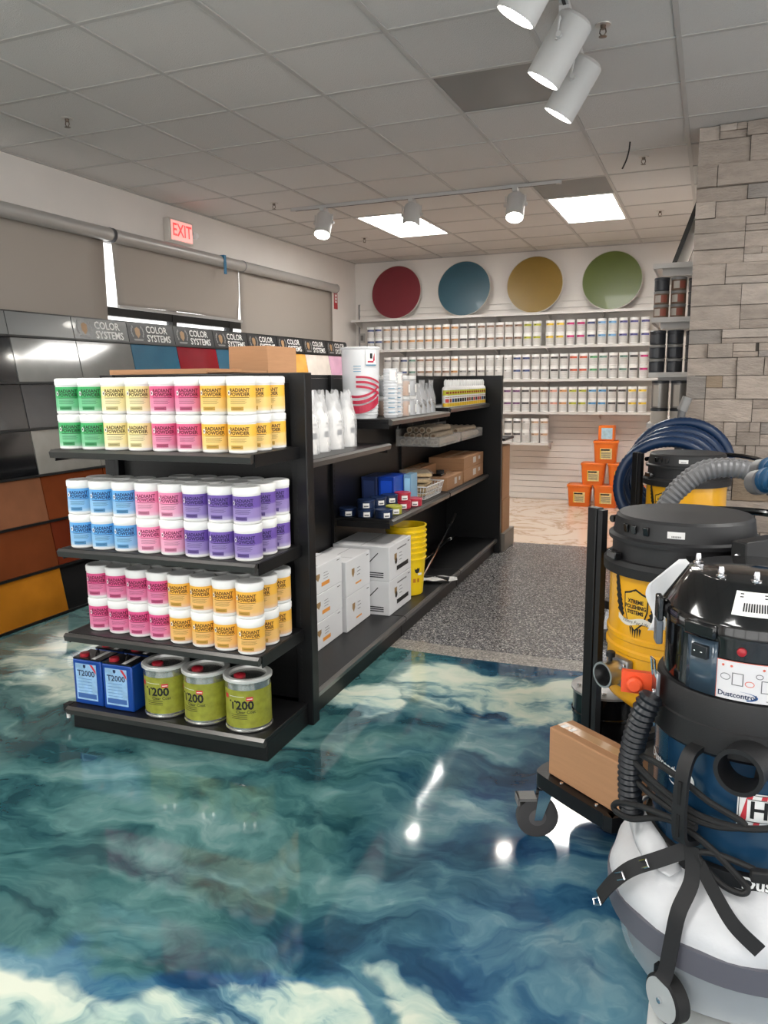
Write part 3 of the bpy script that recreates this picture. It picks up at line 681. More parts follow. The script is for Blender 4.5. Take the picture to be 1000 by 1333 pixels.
for si, z in enumerate(ESZ):
    for r in range(3):
        for i in range(8):
            cn = CS[si][i]
            x = -.903+i*.1168; y = .064+r*.1165
            if si == 1: x += (7-i)*.0015; y += .012
            if si == 2: x = -.862+i*.1115; y = .062+r*.1165+(7-i)*.004*(2-r)
            if si == 1 and i < 3 and r == 2: continue        # the pyramid thins out at the back left
            for tr in range(2):
                jx, jy = random.uniform(-.0015, .0015), random.uniform(-.001, .001)
                yaw = .62*math.atan2(-(GO.x+x), GO.y+y)+D(random.uniform(-9, 5))
                lb = 'jar with %s label, %s tier, %s endcap shelf, %s row, %s from left' % (cn, 'upper' if tr else 'lower', SHELFN[si], ROWN[r], ORD[i+1])
                powder_jar(cn, GW(x+jx, y+jy, z+.0006+tr*(JH+.0005)), TH+yaw, lb, 'powder jars on the endcap')

# ---- square tins and round cans on the base deck
tin_b = mat('tin_blue', (20,72,160), .28, .2, coat=.3); tin_top = mat('tin_top', (26,28,32), .3, .3); red_cap = mat('red_cap', (170,34,48), .4)
lab_b = mat('label_skyblue', (150,190,226), .4, noise=.25, nscale=25)
def square_tin(loc, rz, label):
    t = thing('square_tin', label, 'tin', loc, rz, 'blue rectangular hardener tins'); w, d, h = .077, .058, .205
    MB().box(-w, w, -d, d, 0, h).build('body', tin_b, t, bevel=.006)
    MB().box(-w+.002, w-.002, -d+.002, d-.002, h, h+.006).build('top', tin_top, t)
    MB().lathe([(.021, h+.006), (.021, h+.018), (.018, h+.021), (0, h+.021)], 18, T(-.036, -.025, 0)).build('cap', red_cap, t)
    MB().box(.022, .042, -.05, .05, h+.0062, h+.0078).build('edge_label', WHT, t)
    MB().tube([(-.005, .03, h+.006), (.0, .02, h+.022), (.018, -.01, h+.022), (.02, -.02, h+.006)], .004, 6).build('handle', RUB, t)
    lb = MB().box(-.062, .050, -d-.0012, -d, .022, h-.018).build('label', lab_b, t)
    m = MB(); M = T(-.006, -d-.0016, 0); add_text(m, 'T2000', .036, M, bold=.02, off=(0, .143), sx=1.0)
    m.mat(1)
    for k in range(5): patch(m, -.046, .03, .118-k*.014, .120-k*.014, M=M)
    m.mat(2); flatpoly(m, [(.022, .186), (.036, .186), (.054, .160), (.054, .145)], M=M)
    m.mat(3); patch(m, -.05, .05, .03, .052, M=M); m.mat(0); flatpoly(m, [(-.014, .183), (.0, .183), (.0, .172), (-.007, .166), (-.014, .172)], M=M)
    m.build('print', [mat('navy_ink', (20,40,80), .6), mat('mid_blue_ink', (70,120,180), .6), mat('red_ink', (205,50,60), .6), mat('wave_blue', (60,100,165), .6)], lb)
square_tin(GW(-.900, .098, .106), TH, 'blue rectangular tin with pale label at the left end of endcap base')
square_tin(GW(-.735, .092, .106), TH+D(1), 'blue rectangular tin with pale label next to the round cans')
square_tin(GW(-.895, .236, .106), TH, 'blue rectangular tin standing behind the leftmost tin')
square_tin(GW(-.732, .232, .106), TH, 'blue rectangular tin standing behind the tin beside round cans')
can_m = mat('tin_plate', (196,196,192), .22, .9); can_lab = mat('olive_gold_label', (156,158,58), .35, .25, noise=.25, nscale=30)
def round_can(loc, rz, label):
    t = thing('paint_can', label, 'can', loc, rz, 'round clear coat cans'); R, h = .096, .212
    MB().lathe([(0, 0), (R-.004, 0), (R+.001, .003), (R+.001, .008), (R-.003, .012), (R-.003, h-.012), (R, h-.008), (R, h)], 40).build('body', can_m, t)
    MB().lathe([(R-.004, h-.004), (R+.004, h-.002), (R+.005, h+.008), (R, h+.012), (R-.018, h+.011), (R-.020, h+.002), (R-.022, h-.006)], 40, caps=False).build('rim', mat('white_rim', (225,225,222), .35, .3), t)
    MB().lathe([(R-.02, h-.004), (0, h-.004)], 32, caps=False).build('lid', tin_top, t)
    MB().lathe([(.024, h-.004), (.024, h+.008), (.019, h+.011), (0, h+.011)], 18, T(-.028, -.02, 0)).build('cap', red_cap, t)
    MB().box(.018, .048, -.01, .01, h-.0038, h-.002, RZ(.5)).build('lid_label', WHT, t)
    lb = MB().lathe([(R-.0024, .020), (R-.0024, .178)], 32, a0=D(-90-120), a1=D(-90+120), caps=False).build('label', can_lab, t)
    m = MB(); wr_ = (R-.0015, 0); add_text(m, 'T200', .050, wrap=wr_, off=(-.004, .115), bold=.03); add_text(m, 'Clear Coat', .018, wrap=wr_, off=(.014, .088), bold=.01)
    for k in range(3): patch(m, -.05, .02, .075-k*.008, .077-k*.008, wr_)
    m.mat(1); patch(m, .018, .046, .136, .152, wr_); patch(m, -.085, -.066, .140, .158, wr_)
    m.mat(2); patch(m, .021, .043, .142, .145, wr_, y=-.0004); patch(m, -.06, .01, .152, .1535, wr_)
    m.build('print', [INK, MATS['red_ink'], WINK], lb)
round_can(GW(-.540, .115, .106), TH+D(12), 'round clear coat can nearest the blue rectangular tins')
round_can(GW(-.337, .112, .106), TH+D(-4), 'middle one of the three round clear coat cans')
round_can(GW(-.134, .110, .106), TH+D(14), 'round clear coat can at the right end of endcap base')

# ================================================================ CARTONS ON TOP OF AND BELOW THE GONDOLA
wc = mat('white_carton', (214,214,216), .7, noise=.03, nscale=6); orange_ink = mat('orange_ink', (226,150,66), .6); gold_ink = mat('gold_ink', (150,120,80), .6); grey_ink = mat('grey_ink', (110,110,112), .6); wedge_m = mat('carton_seam', (150,150,152), .8)
def white_carton(x0, x1, y0, y1, z0, z1, style, label):
    cx, cyy = (x0+x1)/2, (y0+y1)/2; t = thing('white_carton', label, 'carton', GW(cx, cyy, z0), TH+D(random.uniform(-.5, .5)), 'white cartons on the gondola base')
    a, b, h = (x1-x0)/2, (y1-y0)/2, z1-z0-.001
    MB().box(-a, a, -b, b, 0, h).build('body', wc, t, bevel=.003)
    MB().box(-.002, .002, -b+.004, b-.004, h, h+.0006).box(-a+.01, a-.01, -b*.35, -b*.35+.003, h, h+.0006).build('flap_seam', wedge_m, t)
    m = MB(); M = T(a+.0008, 0, 0) @ RZ(PI/2)      # print on the face towards +x
    k = h/.15 if style == 0 else h/.2
    flatpoly(m.mat(1), [(-b*.55, h*.72), (-b*.33, h*.72), (-b*.33, h*.58), (-b*.44, h*.46), (-b*.55, h*.58)], M=M)
    m.mat(2)
    for q in range(3): patch(m, -b*.12, b*(.12+.05*(q % 2)), h*(.66-.10*q), h*(.68-.10*q), M=M)
    if style == 2:
        m.mat(2); patch(m, -b*.3, b*.55, h*.80, h*.84, M=M); m.mat(3); patch(m, -b*.35, b*.72, h*.20, h*.33, M=M)
        flatpoly(m, [(-b*.4+.02*math.cos(2*PI*i/12), h*.5+.02*math.sin(2*PI*i/12)) for i in range(12)], M=M)
    else:
        m.mat(0); patch(m, -b*.25, b*.22, h*.22, h*.36 if style == 0 else h*.27, M=M)
    m2 = MB(); patch(m2, b*.68, b*.86, h*.88, h*.905, M=M); m2.build('corner_mark', INK, t)
    m.build('print', [orange_ink, gold_ink, grey_ink, INK], t)
    if style == 2:     # print on the near end as well
        m = MB(); M2 = T(0, -b-.0008, 0); m.mat(3)
        for q in range(3): patch(m, -a*.2, a*.8, h*(.10+.06*q), h*(.13+.06*q), M=M2)
        flatpoly(m, [(-a*.1, h*.3), (a*.2, h*.42), (a*.62, h*.8), (a*.60, h*.82), (a*.2, h*.46), (-a*.1, h*.34)], M=M2)
        m.build('end_print', [orange_ink, gold_ink, grey_ink, INK], t)
BZ = .1295
for k in range(3): white_carton(-.44, -.215, .845, 1.258, BZ+k*.148, BZ+(k+1)*.148, 0, ['bottom', 'middle', 'top'][k]+' one of three white cartons with orange bars nearest the endcap')
for k in range(2): white_carton(-.44, -.195, 1.268, 1.622, BZ+k*.2, BZ+(k+1)*.2, 1, ['lower', 'upper'][k]+' of the two tall white cartons in the second stack')
for k in range(2): white_carton(-.44, -.080, 1.640, 2.030, BZ+k*.208, BZ+(k+1)*.208, 2, ['lower', 'upper'][k]+' of the two large white cartons beside the yellow pails')
yel = mat('pail_yellow', (236,200,20), .35)
for k in range(6):
    lb = ['lowest yellow pail of the nested stack, with black printed mark', 'second yellow pail from the bottom of the nested stack', 'third yellow pail from the bottom of the nested stack', 'fourth yellow pail from the bottom of the nested stack', 'fifth yellow pail from the bottom of the nested stack', 'topmost yellow pail of the nested stack, open and empty'][k]
    t = thing('yellow_pail', lb, 'pail', GW(-.165, 2.185, BZ+k*.034), TH, 'nested yellow pails on the gondola base')
    R0, R1, h = .108, .128, .285
    MB().lathe([(0, .004), (R0-.004, 0), (R0, .004), (R1-.003, h-.05), (R1+.004, h-.048), (R1+.004, h-.042), (R1-.002, h-.038), (R1, h-.008), (R1+.007, h-.006), (R1+.007, h), (R1-.004, h), (R1-.006, h-.01), (R0-.003, .010), (0, .008)], 36, caps=False).build('shell', yel, t)
    if k == 0:
        m = MB(); wr_ = (.121, D(-55))
        flatpoly(m, [(.02*math.cos(2*PI*i/14), .175+.026*math.sin(2*PI*i/14)) for i in range(14)], wr_); m.mat(1); patch(m, .005, .04, .135, .150, wr_); m.mat(2); patch(m, -.03, -.012, .09, .115, wr_); patch(m, .0, .015, .09, .115, wr_)
        m.build('print', [INK, WHT, mat('amber_ink', (190,120,20), .5)], t)
def kraft(name, x0, x1, y0, y1, z0, z1, label, rz=0, stickers=False, group=None):
    t = thing(name, label, 'carton', GW((x0+x1)/2, (y0+y1)/2, z0), TH+rz, group); a, b, h = (x1-x0)/2, (y1-y0)/2, z1-z0-.001
    MB().box(-a, a, -b, b, 0, h).build('body', KRAFT, t, bevel=.003)
    MB().box(-.022, .022, -b, b, h, h+.0006).build('tape', mat('packing_tape', (188,150,112), .3), t)
    if stickers:
        m = MB(); M = T(a+.0008, 0, 0) @ RZ(PI/2); patch(m, -b*.1, b*.2, h*.3, h*.8, M=M); m.build('shipping_label', mat('grey_label', (208,200,192), .6), t); m = MB(); patch(m, b*.45, b*.65, h*.45, h*.75, M=M); m.build('shipping_label', mat('grey_label'), t)
    return t
kraft('kraft_carton', -.60, -.385, .82, 1.12, 1.542, 1.675, 'kraft carton sitting on top of the gondola behind the endcap')
fc = MB().box(-.26, .26, -.15, .15, 0, .022).box(.26, .40, -.14, .14, .004, .012).build('cardboard_flat', KRAFT, None, GW(-.74, .585, 1.542), TH)
tag(fc, 'folded flat piece of cardboard lying on top of the endcap', 'cardboard')
KG = 'kraft cartons on the middle gondola shelf'
kraft('kraft_carton', -.31, -.105, 2.93, 3.37, .701, .80, 'low kraft carton on the middle shelf beside the white wire basket', 0, True, KG)
kraft('kraft_carton', -.40, -.11, 3.42, 4.06, .701, .805, 'lower of two long kraft cartons at the far end of middle shelf', 0, True, KG)
kraft('kraft_carton', -.40, -.11, 3.42, 4.06, .8055, .90, 'upper of two long kraft cartons at the far end of middle shelf', 0, True, KG)
kraft('kraft_carton', -.445, -.325, 2.95, 3.38, .701, .86, 'dark kraft carton at the back of middle shelf behind low carton', 0, False, KG)
sm = thing('tape_dispenser', 'small black tape dispenser lying on the low kraft carton', 'dispenser', GW(-.2, 3.05, .8005), TH)
MB().box(-.035, .035, -.06, .06, 0, .018).build('base', BLKG, sm, bevel=.005); MB().lathe([(.012, 0), (.03, 0), (.03, .02), (.012, .02)], 16, T(0, .02, .018)).build('roll', RUB, sm)
kraft('tall_kraft_carton', -.3, .035, 4.21, 4.50, .162, .46, 'kraft carton standing on the far endcap base', 0, False, 'kraft cartons on the far endcap')
kraft('tall_kraft_carton', -.3, .030, 4.21, 4.50, .4605, .93, 'kraft carton stacked above another on the far endcap', 0, False, 'kraft cartons on the far endcap')

# ================================================================ GOODS ON THE GONDOLA SHELVES
film = clear_film('clear_bag', (240,241,243), .36, .14); label_w = mat('white_label', (236,234,230), .5); milky = mat('milky_plastic', (222,222,220), .4)
for k, (x, y) in enumerate([(-.225, .90), (-.235, 1.055), (-.235, 1.225), (-.235, 1.40)]):
    t = thing('bagged_bottle', 'clear bag holding a white labelled bottle, %s from the endcap' % ORD[k+1], 'bottle', GW(x, y, 1.1506), TH+D(random.uniform(-8, 8)), 'bagged bottles on the first shelf')
    MB().lathe([(0, 0), (.043, 0), (.046, .004), (.046, .17), (.04, .19), (.018, .205), (.018, .225), (.021, .226), (.021, .25), (0, .25)], 20).build('bottle', milky, t)
    l = MB().lathe([(.0465, .03), (.0465, .16)], 20, a0=D(-90), a1=D(90), caps=False).build('label', label_w, t)
    m = MB(); wr_ = (.0472, D(-90)); patch(m, -.03, .03, .075, .105, wr_); m.mat(1); patch(m, -.018, .018, .140, .149, wr_); patch(m, -.03, .03, .125, .128, wr_); m.build('print', [mat('slate_print', (70,74,80), .5), grey_ink], l)
    def fn(u, v, sgn=1):
        wv = .055+.03*(1-v)*(1-v)*(1 if v > .6 else 1); th_ = (.055*(1-max(0, v-.5)*1.6))
        yy = (u-.5)*2*(.078+.006*math.sin(7*v)); return (sgn*th_*math.sqrt(max(0, 1-((u-.5)*2)**2))*.95+.004*math.sin(17*u+11*v+k), yy, v*(.30+.012*math.sin(9*u+k)))
    mbb = MB().sheet(lambda u, v: fn(u, v, 1), 12, 12).sheet(lambda u, v: fn(u, v, -1), 12, 12); mbb.build('bag', film, t)
clear_p = clear_film('clear_polypropylene', (242,244,247), .62, .25); stripe_m = mat('crimson_print', (176,36,64), .4); teal_ink = mat('teal_ink', (70,130,160), .5)
bs = thing('mixing_bucket_stack', 'tall stack of clear mixing buckets with red stripes', 'bucket stack', GW(-.31, 1.80, 1.2856), TH)
prof = [(0, 0), (.094, 0)]
for k in range(9): prof += [(.096+k*.001, .02+k*.013), (.099+k*.001, .022+k*.013), (.099+k*.001, .03+k*.013)]
prof += [(.112, .40), (.116, .402), (.116, .41), (.10, .415), (.02, .418), (0, .418)]
MB().lathe(prof, 36).build('buckets', clear_p, bs)
m = MB(); wr_ = (.1175, D(-38))
for k, (z0, z1, dz) in enumerate([(.235, .2, .012), (.205, .17, .014), (.18, .135, .014)]):
    def band(za, zb, t_): 
        vs = []; n = 10
        for i in range(n+1):
            x = -.06+.16*i/n; zz = za+(zb-za)*i/n+.012*math.sin(i/n*PI); vs.append((x, zz))
        return vs
    b1 = band(z0, z1, dz); flat = b1+[(x, z+dz) for x, z in reversed(b1)]
    for i in range(10): flatpoly(m, [b1[i], b1[i+1], (b1[i+1][0], b1[i+1][1]+dz), (b1[i][0], b1[i][1]+dz)], wr_)
for z0, w in ((.12, .014), (.085, .02), (.03, .045)):
    for i in range(10):
        xa, xb = -.10+.19*i/10, -.10+.19*(i+1)/10; q = lambda x: z0+2.6*(x+.06)**2
        flatpoly(m, [(xa, q(xa)), (xb, q(xb)), (xb, q(xb)+w), (xa, q(xa)+w)], wr_)
m.build('stripes', stripe_m, bs); m = MB()
for z0 in (.27, .285, .30): patch(m, -.075, -.03, z0, z0+.004, wr_)
m.build('scale_marks', teal_ink, bs)
m = MB(); patch(m, -.0, .07, .305, .395, (.118, D(-38))); m.mat(1); patch(m, .01, .05, .322, .332, (.1185, D(-38))); flatpoly(m, [(.045, .325), (.06, .335), (.058, .38), (.048, .35)], (.1185, D(-38))); m.mat(2); patch(m, .025, .042, .345, .375, (.1185, D(-38))); m.mat(3); patch(m, .0, .07, .305, .312, (.1186, D(-38)))
m.build('label', [label_w, stripe_m, INK, teal_ink], bs)
for k, (x, y, R, h) in enumerate([(-.165, 1.915, .043, .29), (-.16, 2.015, .036, .27), (-.32, 2.00, .04, .30)]):
    t = thing('measuring_cup_stack', ['stack of clear measuring cups right beside the bucket stack', 'narrower stack of clear measuring cups beside the tan flake jars', 'stack of clear measuring cups behind the other two'][k], 'cup stack', GW(x, y, (1.2856)), TH, 'stacks of clear measuring cups')
    pr = [(0, 0), (R-.004, 0)]
    for q in range(14): zq = .012+q*(h-.02)/14; pr += [(R-.001, zq), (R+.002, zq+.003), (R+.002, zq+.008), (R-.002, zq+.009)]
    MB().lathe(pr+[(R, h), (0, h)], 20).build('cups', clear_p, t)
    m = MB(); wr_ = (R+.003, D(-40))
    for q in range(6): patch(m, -.03, .01, .03+q*.028, .034+q*.028, wr_)
    m.build('scale_marks', teal_ink, t)['kind'] = 'stuff'; m = MB(); patch(m, -.02, .025, h-.07, h-.01, wr_); m.mat(1); flatpoly(m, [(-.01, h-.05), (.02, h-.05), (.02, h-.02)], wr_, y=-.0005); m.build('label', [label_w, stripe_m], t)
tan_m = mat('tan_flakes', (206,150,92), .8, noise=.3, nscale=90); silver_m = mat('silver_foil', (205,206,208), .25, .85, bump=1, bscale=60)
for k, (x, y, tr, m_) in enumerate([(-.165, 2.125, 0, 0), (-.165, 2.125, 1, 0), (-.165, 2.25, 0, 1), (-.165, 2.25, 1, 1), (-.30, 2.17, 0, 0), (-.30, 2.17, 1, 1)]):
    lb = ['lower jar of tan flakes on the upper gondola shelf', 'upper jar of tan flakes on the upper gondola shelf', 'lower jar of silver glitter next to the tan flake jars', 'upper jar of silver glitter next to the tan flake jars', 'lower flake jar in the row behind the tan jars', 'upper flake jar in the row behind the tan jars'][k]
    t = thing('flake_jar', lb, 'jar', GW(x, y, 1.2856+tr*.124), TH, 'clear jars of flakes on the upper shelf')
    MB().lathe([(0, .002), (.046, .002), (.047, .088), (0, .088)], 20).build('flakes', [tan_m, silver_m][m_], t)
    MB().lathe([(0, 0), (.0485, 0), (.05, .004), (.05, .095), (.044, .102)], 20, caps=False).build('shell', film, t)
    MB().lathe([(.046, .102), (.048, .103), (.048, .121), (.04, .1235), (0, .1235)], 20).build('lid', milky, t)
    MB().lathe([(.0505, .02), (.0505, .07)], 10, a0=D(-20), a1=D(50), caps=False).build('label', label_w, t)
for k, (x, y) in enumerate([(-.15, 2.37), (-.15, 2.47), (-.15, 2.57), (-.15, 2.67), (-.30, 2.42), (-.30, 2.58)]):
    t = thing('glitter_bag', 'clear zip bag of silver glitter on the upper shelf, %s' % ['first from the flake jars', 'second from the flake jars', 'third from the flake jars', 'nearest the small bottles', 'rear left one', 'rear right one'][k], 'bag', GW(x, y, 1.2856), TH+D(random.uniform(-10, 10)), 'zip bags of glitter')
    hh = .20+.02*(k % 2)
    def fb(u, v, s_): return (s_*.032*math.sqrt(max(0, 1-(2*u-1)**2))*(1-.85*v**3)+.004*math.sin(13*v+5*u), (u-.5)*.088, v*hh*.72)
    MB().sheet(lambda u, v: fb(u, v, 1), 8, 8).sheet(lambda u, v: fb(u, v, -1), 8, 8).build('glitter', silver_m, t)
    def fb2(u, v, s_): return (s_*.036*math.sqrt(max(0, 1-(2*u-1)**2))*(1-v**2)+.004*math.sin(9*v+5*u), (u-.5)*.098, v*hh+.001)
    MB().sheet(lambda u, v: fb2(u, v, 1), 8, 8).sheet(lambda u, v: fb2(u, v, -1), 8, 8).build('bag', film, t)
bott = MB().lathe([(0, 0), (.026, 0), (.028, .003), (.028, .125), (.024, .14), (.012, .15), (.012, .158)], 16).mesh('body', WHT)
bcap = MB().lathe([(.0145, .156), (.0145, .182), (.010, .192), (.006, .198), (0, .198)], 14).mesh('cap', WHTL)
lime = mat('lime_label', (196,190,50), .4); ylab = mat('yellow_label', (232,190,40), .4)
blab = MB().lathe([(.0284, .085), (.0284, .122)], 14, a0=D(-120), a1=D(80), caps=False).mesh('label', lime)
blab2 = MB().lathe([(.0284, .004), (.0284, .03)], 14, a0=D(-120), a1=D(80), caps=False).mesh('base_label', ylab)
BC = [(200,60,60), (170,80,40), (40,70,120), (30,30,34), (30,30,34), (36,36,44), (60,50,50), (24,24,28), (120,60,40), (150,80,50), (40,40,44), (190,60,50), (60,60,64)]
k = 0
for i in range(17):
    t = thing('tint_bottle', 'small white bottle with lime and yellow label, front row, %s from the glitter bags' % ORD[i+1], 'bottle', GW(-.118, 2.935+i*.0685, 1.3106), TH+D(random.uniform(-5, 5)), 'small tint bottles on the far upper shelf')
    put('body', bott, t); put('cap', bcap, t); l = put('label', blab, t); l2 = put('base_label', blab2, t)
    c = BC[i % len(BC)]; m = MB(); wr_ = (.0289, D(-50)); patch(m, -.018, .012, .034, .060, wr_); m.build('swatch', mat('swatch_%d' % (i % len(BC)), c, .5), l2); m = MB(); patch(m, -.014, .010, .096, .110, wr_); patch(m, -.018, .014, .07, .073, wr_); m.build('print', mat('red_brown_ink', (150,60,30), .6), l)
# clear trays of roller covers
tray_m = clear_film('clear_acrylic_tray', (214,210,204), .32, .15); fleece = mat('roller_fleece', (176,160,140), .95, noise=.2, nscale=40, bump=.5, bscale=200); core_m = mat('cardboard_core', (120,96,72), .8)
for k, (y0, y1) in enumerate([(2.74, 3.29), (3.33, 4.00)]):
    t = thing('acrylic_tray', ['clear tray of roller covers hanging under the upper shelf, nearer one', 'clear tray of roller covers hanging near the end panel'][k], 'tray', GW(-.27, (y0+y1)/2, 1.04), TH, 'clear hanging trays'); b = (y1-y0)/2
    MB().box(-.16, .165, -b, b, 0, .004).box(-.16, -.156, -b, b, .004, .12).box(.161, .165, -b, b, .004, .07).box(-.155, .16, -b, -b+.004, .004, .07).box(-.155, .16, b-.004, b, .004, .07).build('tray', tray_m, t)
    for s_ in (-1, 1): MB().tube([(-.16, s_*b*.6, .10), (-.183, s_*b*.6, .10), (-.183, s_*b*.6, .14)], .003, 6).build('hook', CHROME, t)
    n = 0
    for rw in range(3):
        for q in range(6-rw):
            if k == 1 and rw == 2: continue
            n += 1; yc = (y0+y1)/2; L_ = b-.03-random.uniform(0, .03); x = -.27-.125+q*.050+rw*.025; zz = 1.0455+.0235+rw*.0425
            r_ = thing('roller_cover', 'beige fleece roller cover in the %s clear tray, %s layer, %s from the back panel' % (['near', 'far'][k], ['bottom', 'middle', 'top'][rw], ORD[q+1]), 'roller cover', GW(x, yc, zz), TH, 'roller covers in clear trays')
            MB().cyl((0, -L_, 0), (0, L_, 0), .0225, 12).build('fleece', fleece, r_); MB().cyl((0, -L_-.003, 0), (0, L_+.003, 0), .013, 10).build('core', core_m, r_)
# cans, rolls and boxes at the near end of the middle shelf
navy = mat('navy_tin', (30,48,84), .35, .2); crim = mat('crimson_tin', (186,44,66), .35); lim2 = mat('lime_tin', (170,170,60), .4)
ti = 0
def small_tin(x, y, tr, m_, R=.052, h=.052, lb=''):
    global ti; ti += 1
    t = thing('flat_tin', lb, 'tin', GW(x, y, .7006+tr*(h+.0015)), TH+D(random.uniform(-12, 12)), 'small round tins on the middle shelf')
    MB().lathe([(0, 0), (R-.003, 0), (R, .003), (R, h-.014), (R-.002, h-.013)], 24).build('body', m_, t)
    MB().lathe([(R-.002, h-.0135), (R+.002, h-.012), (R+.002, h-.002), (R-.002, h), (R-.008, h-.002), (0, h-.002)], 24).build('lid', m_, t)
    m = MB(); patch(m, -.02, .02, .006, .034, (R+.0008, D(-35))); m.mat(1); patch(m, -.014, .014, .012, .02, (R+.0012, D(-35))); m.build('price_label', [label_w, grey_ink], t)
SP = [(-.385, 1.745, 0, navy, 'navy tin alone at the rear end of the middle shelf'), (-.265, 1.745, 0, navy, 'lower navy tin, first stack from the rear navy tin'), (-.265, 1.745, 1, navy, 'upper navy tin, first stack from the rear navy tin'), (-.150, 1.745, 0, navy, 'navy tin at the front corner of the middle shelf'),
      (-.235, 1.865, 0, navy, 'lower navy tin of the second stack'), (-.235, 1.865, 1, navy, 'upper navy tin of the second stack'), (-.145, 1.895, 0, lim2, 'lime tin between navy and crimson tins'), (-.205, 1.985, 0, navy, 'lower navy tin of the third stack, by the crimson tins'), (-.205, 1.985, 1, navy, 'upper navy tin of the third stack, by the crimson tins'),
      (-.16, 2.105, 0, crim, 'lower crimson tin near the shelf front'), (-.16, 2.105, 1, crim, 'upper crimson tin in the stack near the shelf front'), (-.125, 2.23, 0, crim, 'crimson tin by itself beside the light blue box')]
for x, y, tr, m_, lb in SP: small_tin(x, y, tr, m_, lb=lb)
for k, (x0, x1, y0, y1, c, lb) in enumerate([(-.44, -.335, 2.10, 2.36, (36,50,92), 'dark navy box at the back of the middle shelf'), (-.33, -.222, 2.12, 2.36, (18,62,168), 'bright blue box behind the crimson tins'), (-.218, -.165, 2.29, 2.42, (130,176,206), 'light blue box in front of the bright blue one')]):
    t = thing('product_box', lb, 'box', GW((x0+x1)/2, (y0+y1)/2, .7006), TH, 'blue product boxes on the middle shelf'); a, b = (x1-x0)/2, (y1-y0)/2
    MB().box(-a, a, -b, b, 0, .195).build('carton', mat('box_%d' % k, c, .35), t, bevel=.003); MB().box(-a*.7, a*.7, -b-.001, -b, .03, .17).build('label', mat('boxlab_%d' % k, tuple(min(255, v*1.25+12) for v in c), .4), t)
wb_ = thing('wire_basket', 'white wire basket of brush packs on the middle shelf', 'basket', GW(-.26, 2.66, .7006), TH)
mb = MB(); bx0, bx1, by0, by1, bh = -.15, .15, -.20, .20, .09
def rect(z, g): return [(bx0-g, by0-g, z), (bx1+g, by0-g, z), (bx1+g, by1+g, z), (bx0-g, by1+g, z)]
for z, g, r in ((.004, -.02, .003), (.045, -.01, .002), (bh, 0, .004)): mb.tube(rect(z, g)+[rect(z, g)[0]], r, 6)
for i in range(15):
    t_ = i/14; x = bx0+(bx1-bx0)*t_; y = by0+(by1-by0)*t_
    for s_ in (1, -1):
        mb.tube([(x*.87, s_*(by1-.02), .004), (x, s_*by1, bh)], .0018, 5); mb.tube([(s_*(bx1-.02), y*.9, .004), (s_*bx1, y, bh)], .0018, 5)
    mb.tube([(x*.87, by0+.02, .004), (x*.87, by1-.02, .004)], .0018, 5)
mb.build('wires', WHT, wb_)
brist = mat('bristle', (206,180,140), .8, noise=.2, nscale=60)
for k in range(5):
    t = thing('brush_pack', 'clear pack of pale bristle brushes in the wire basket, %s layer up' % ORD[k+1], 'brush pack', GW(-.27+.02*(k % 2), 2.66+.03*((k*2) % 3-1), .7066+k*.034), TH+D(-12+9*k), 'brush packs in the wire basket')
    MB().box(-.105, .105, -.14, .14, .002, .026).build('brushes', brist, t, bevel=.01)
    MB().sheet(lambda u, v: ((u-.5)*.23, (v-.5)*.32, .029+.003*math.sin(20*u+k)*math.sin(15*v)), 10, 12).build('wrap', film, t)
# long tools lying on the base of the far section
tl = thing('squeegee_pole', 'long chrome and black squeegee pole lying on the gondola base', 'pole', GW(-.16, 2.5, .15), TH)
MB().cyl((0, 0, .0), (-.14, 1.18, .155), .009, 10).build('tube', CHROME, tl); MB().cyl((-.14, 1.18, .155), (-.18, 1.5, .197), .014, 10).build('grip', RUB, tl); MB().box(-.2, .2, -.03, 0, -.018, .022).build('blade_holder', BLKM, tl)
tl2 = thing('squeegee_pole', 'black pole lying along the back of gondola base', 'pole', GW(-.30, 2.45, .145), TH)
MB().cyl((0, 0, 0), (-.02, 1.45, .03), .011, 10).build('tube', BLKG, tl2); MB().cyl((-.02, 1.3, .027), (-.02, 1.33, .028), .014, 10).build('collar', WHT, tl2); MB().box(-.01, .012, -.05, .0, -.012, .02).build('end_cap', RUB, tl2)
pk = thing('plastic_packet', 'white plastic packet poking out over the front of gondola base', 'packet', GW(-.03, 2.50, .131), TH+D(20))
def fp(u, v, s_): return ((u-.5)*.24, (v-.5)*.10, .022+s_*.02*math.sin(PI*u)*math.sin(PI*v)+.004*math.sin(14*u+9*v))
MB().sheet(lambda u, v: fp(u, v, 1), 14, 8).sheet(lambda u, v: fp(u, v, -1), 14, 8).build('wrap', mat('white_film', (220,220,218), .3, alpha=.85), pk)
MB().box(-.12, .10, -.03, .03, .014, .030).build('contents', milky, pk, bevel=.006)
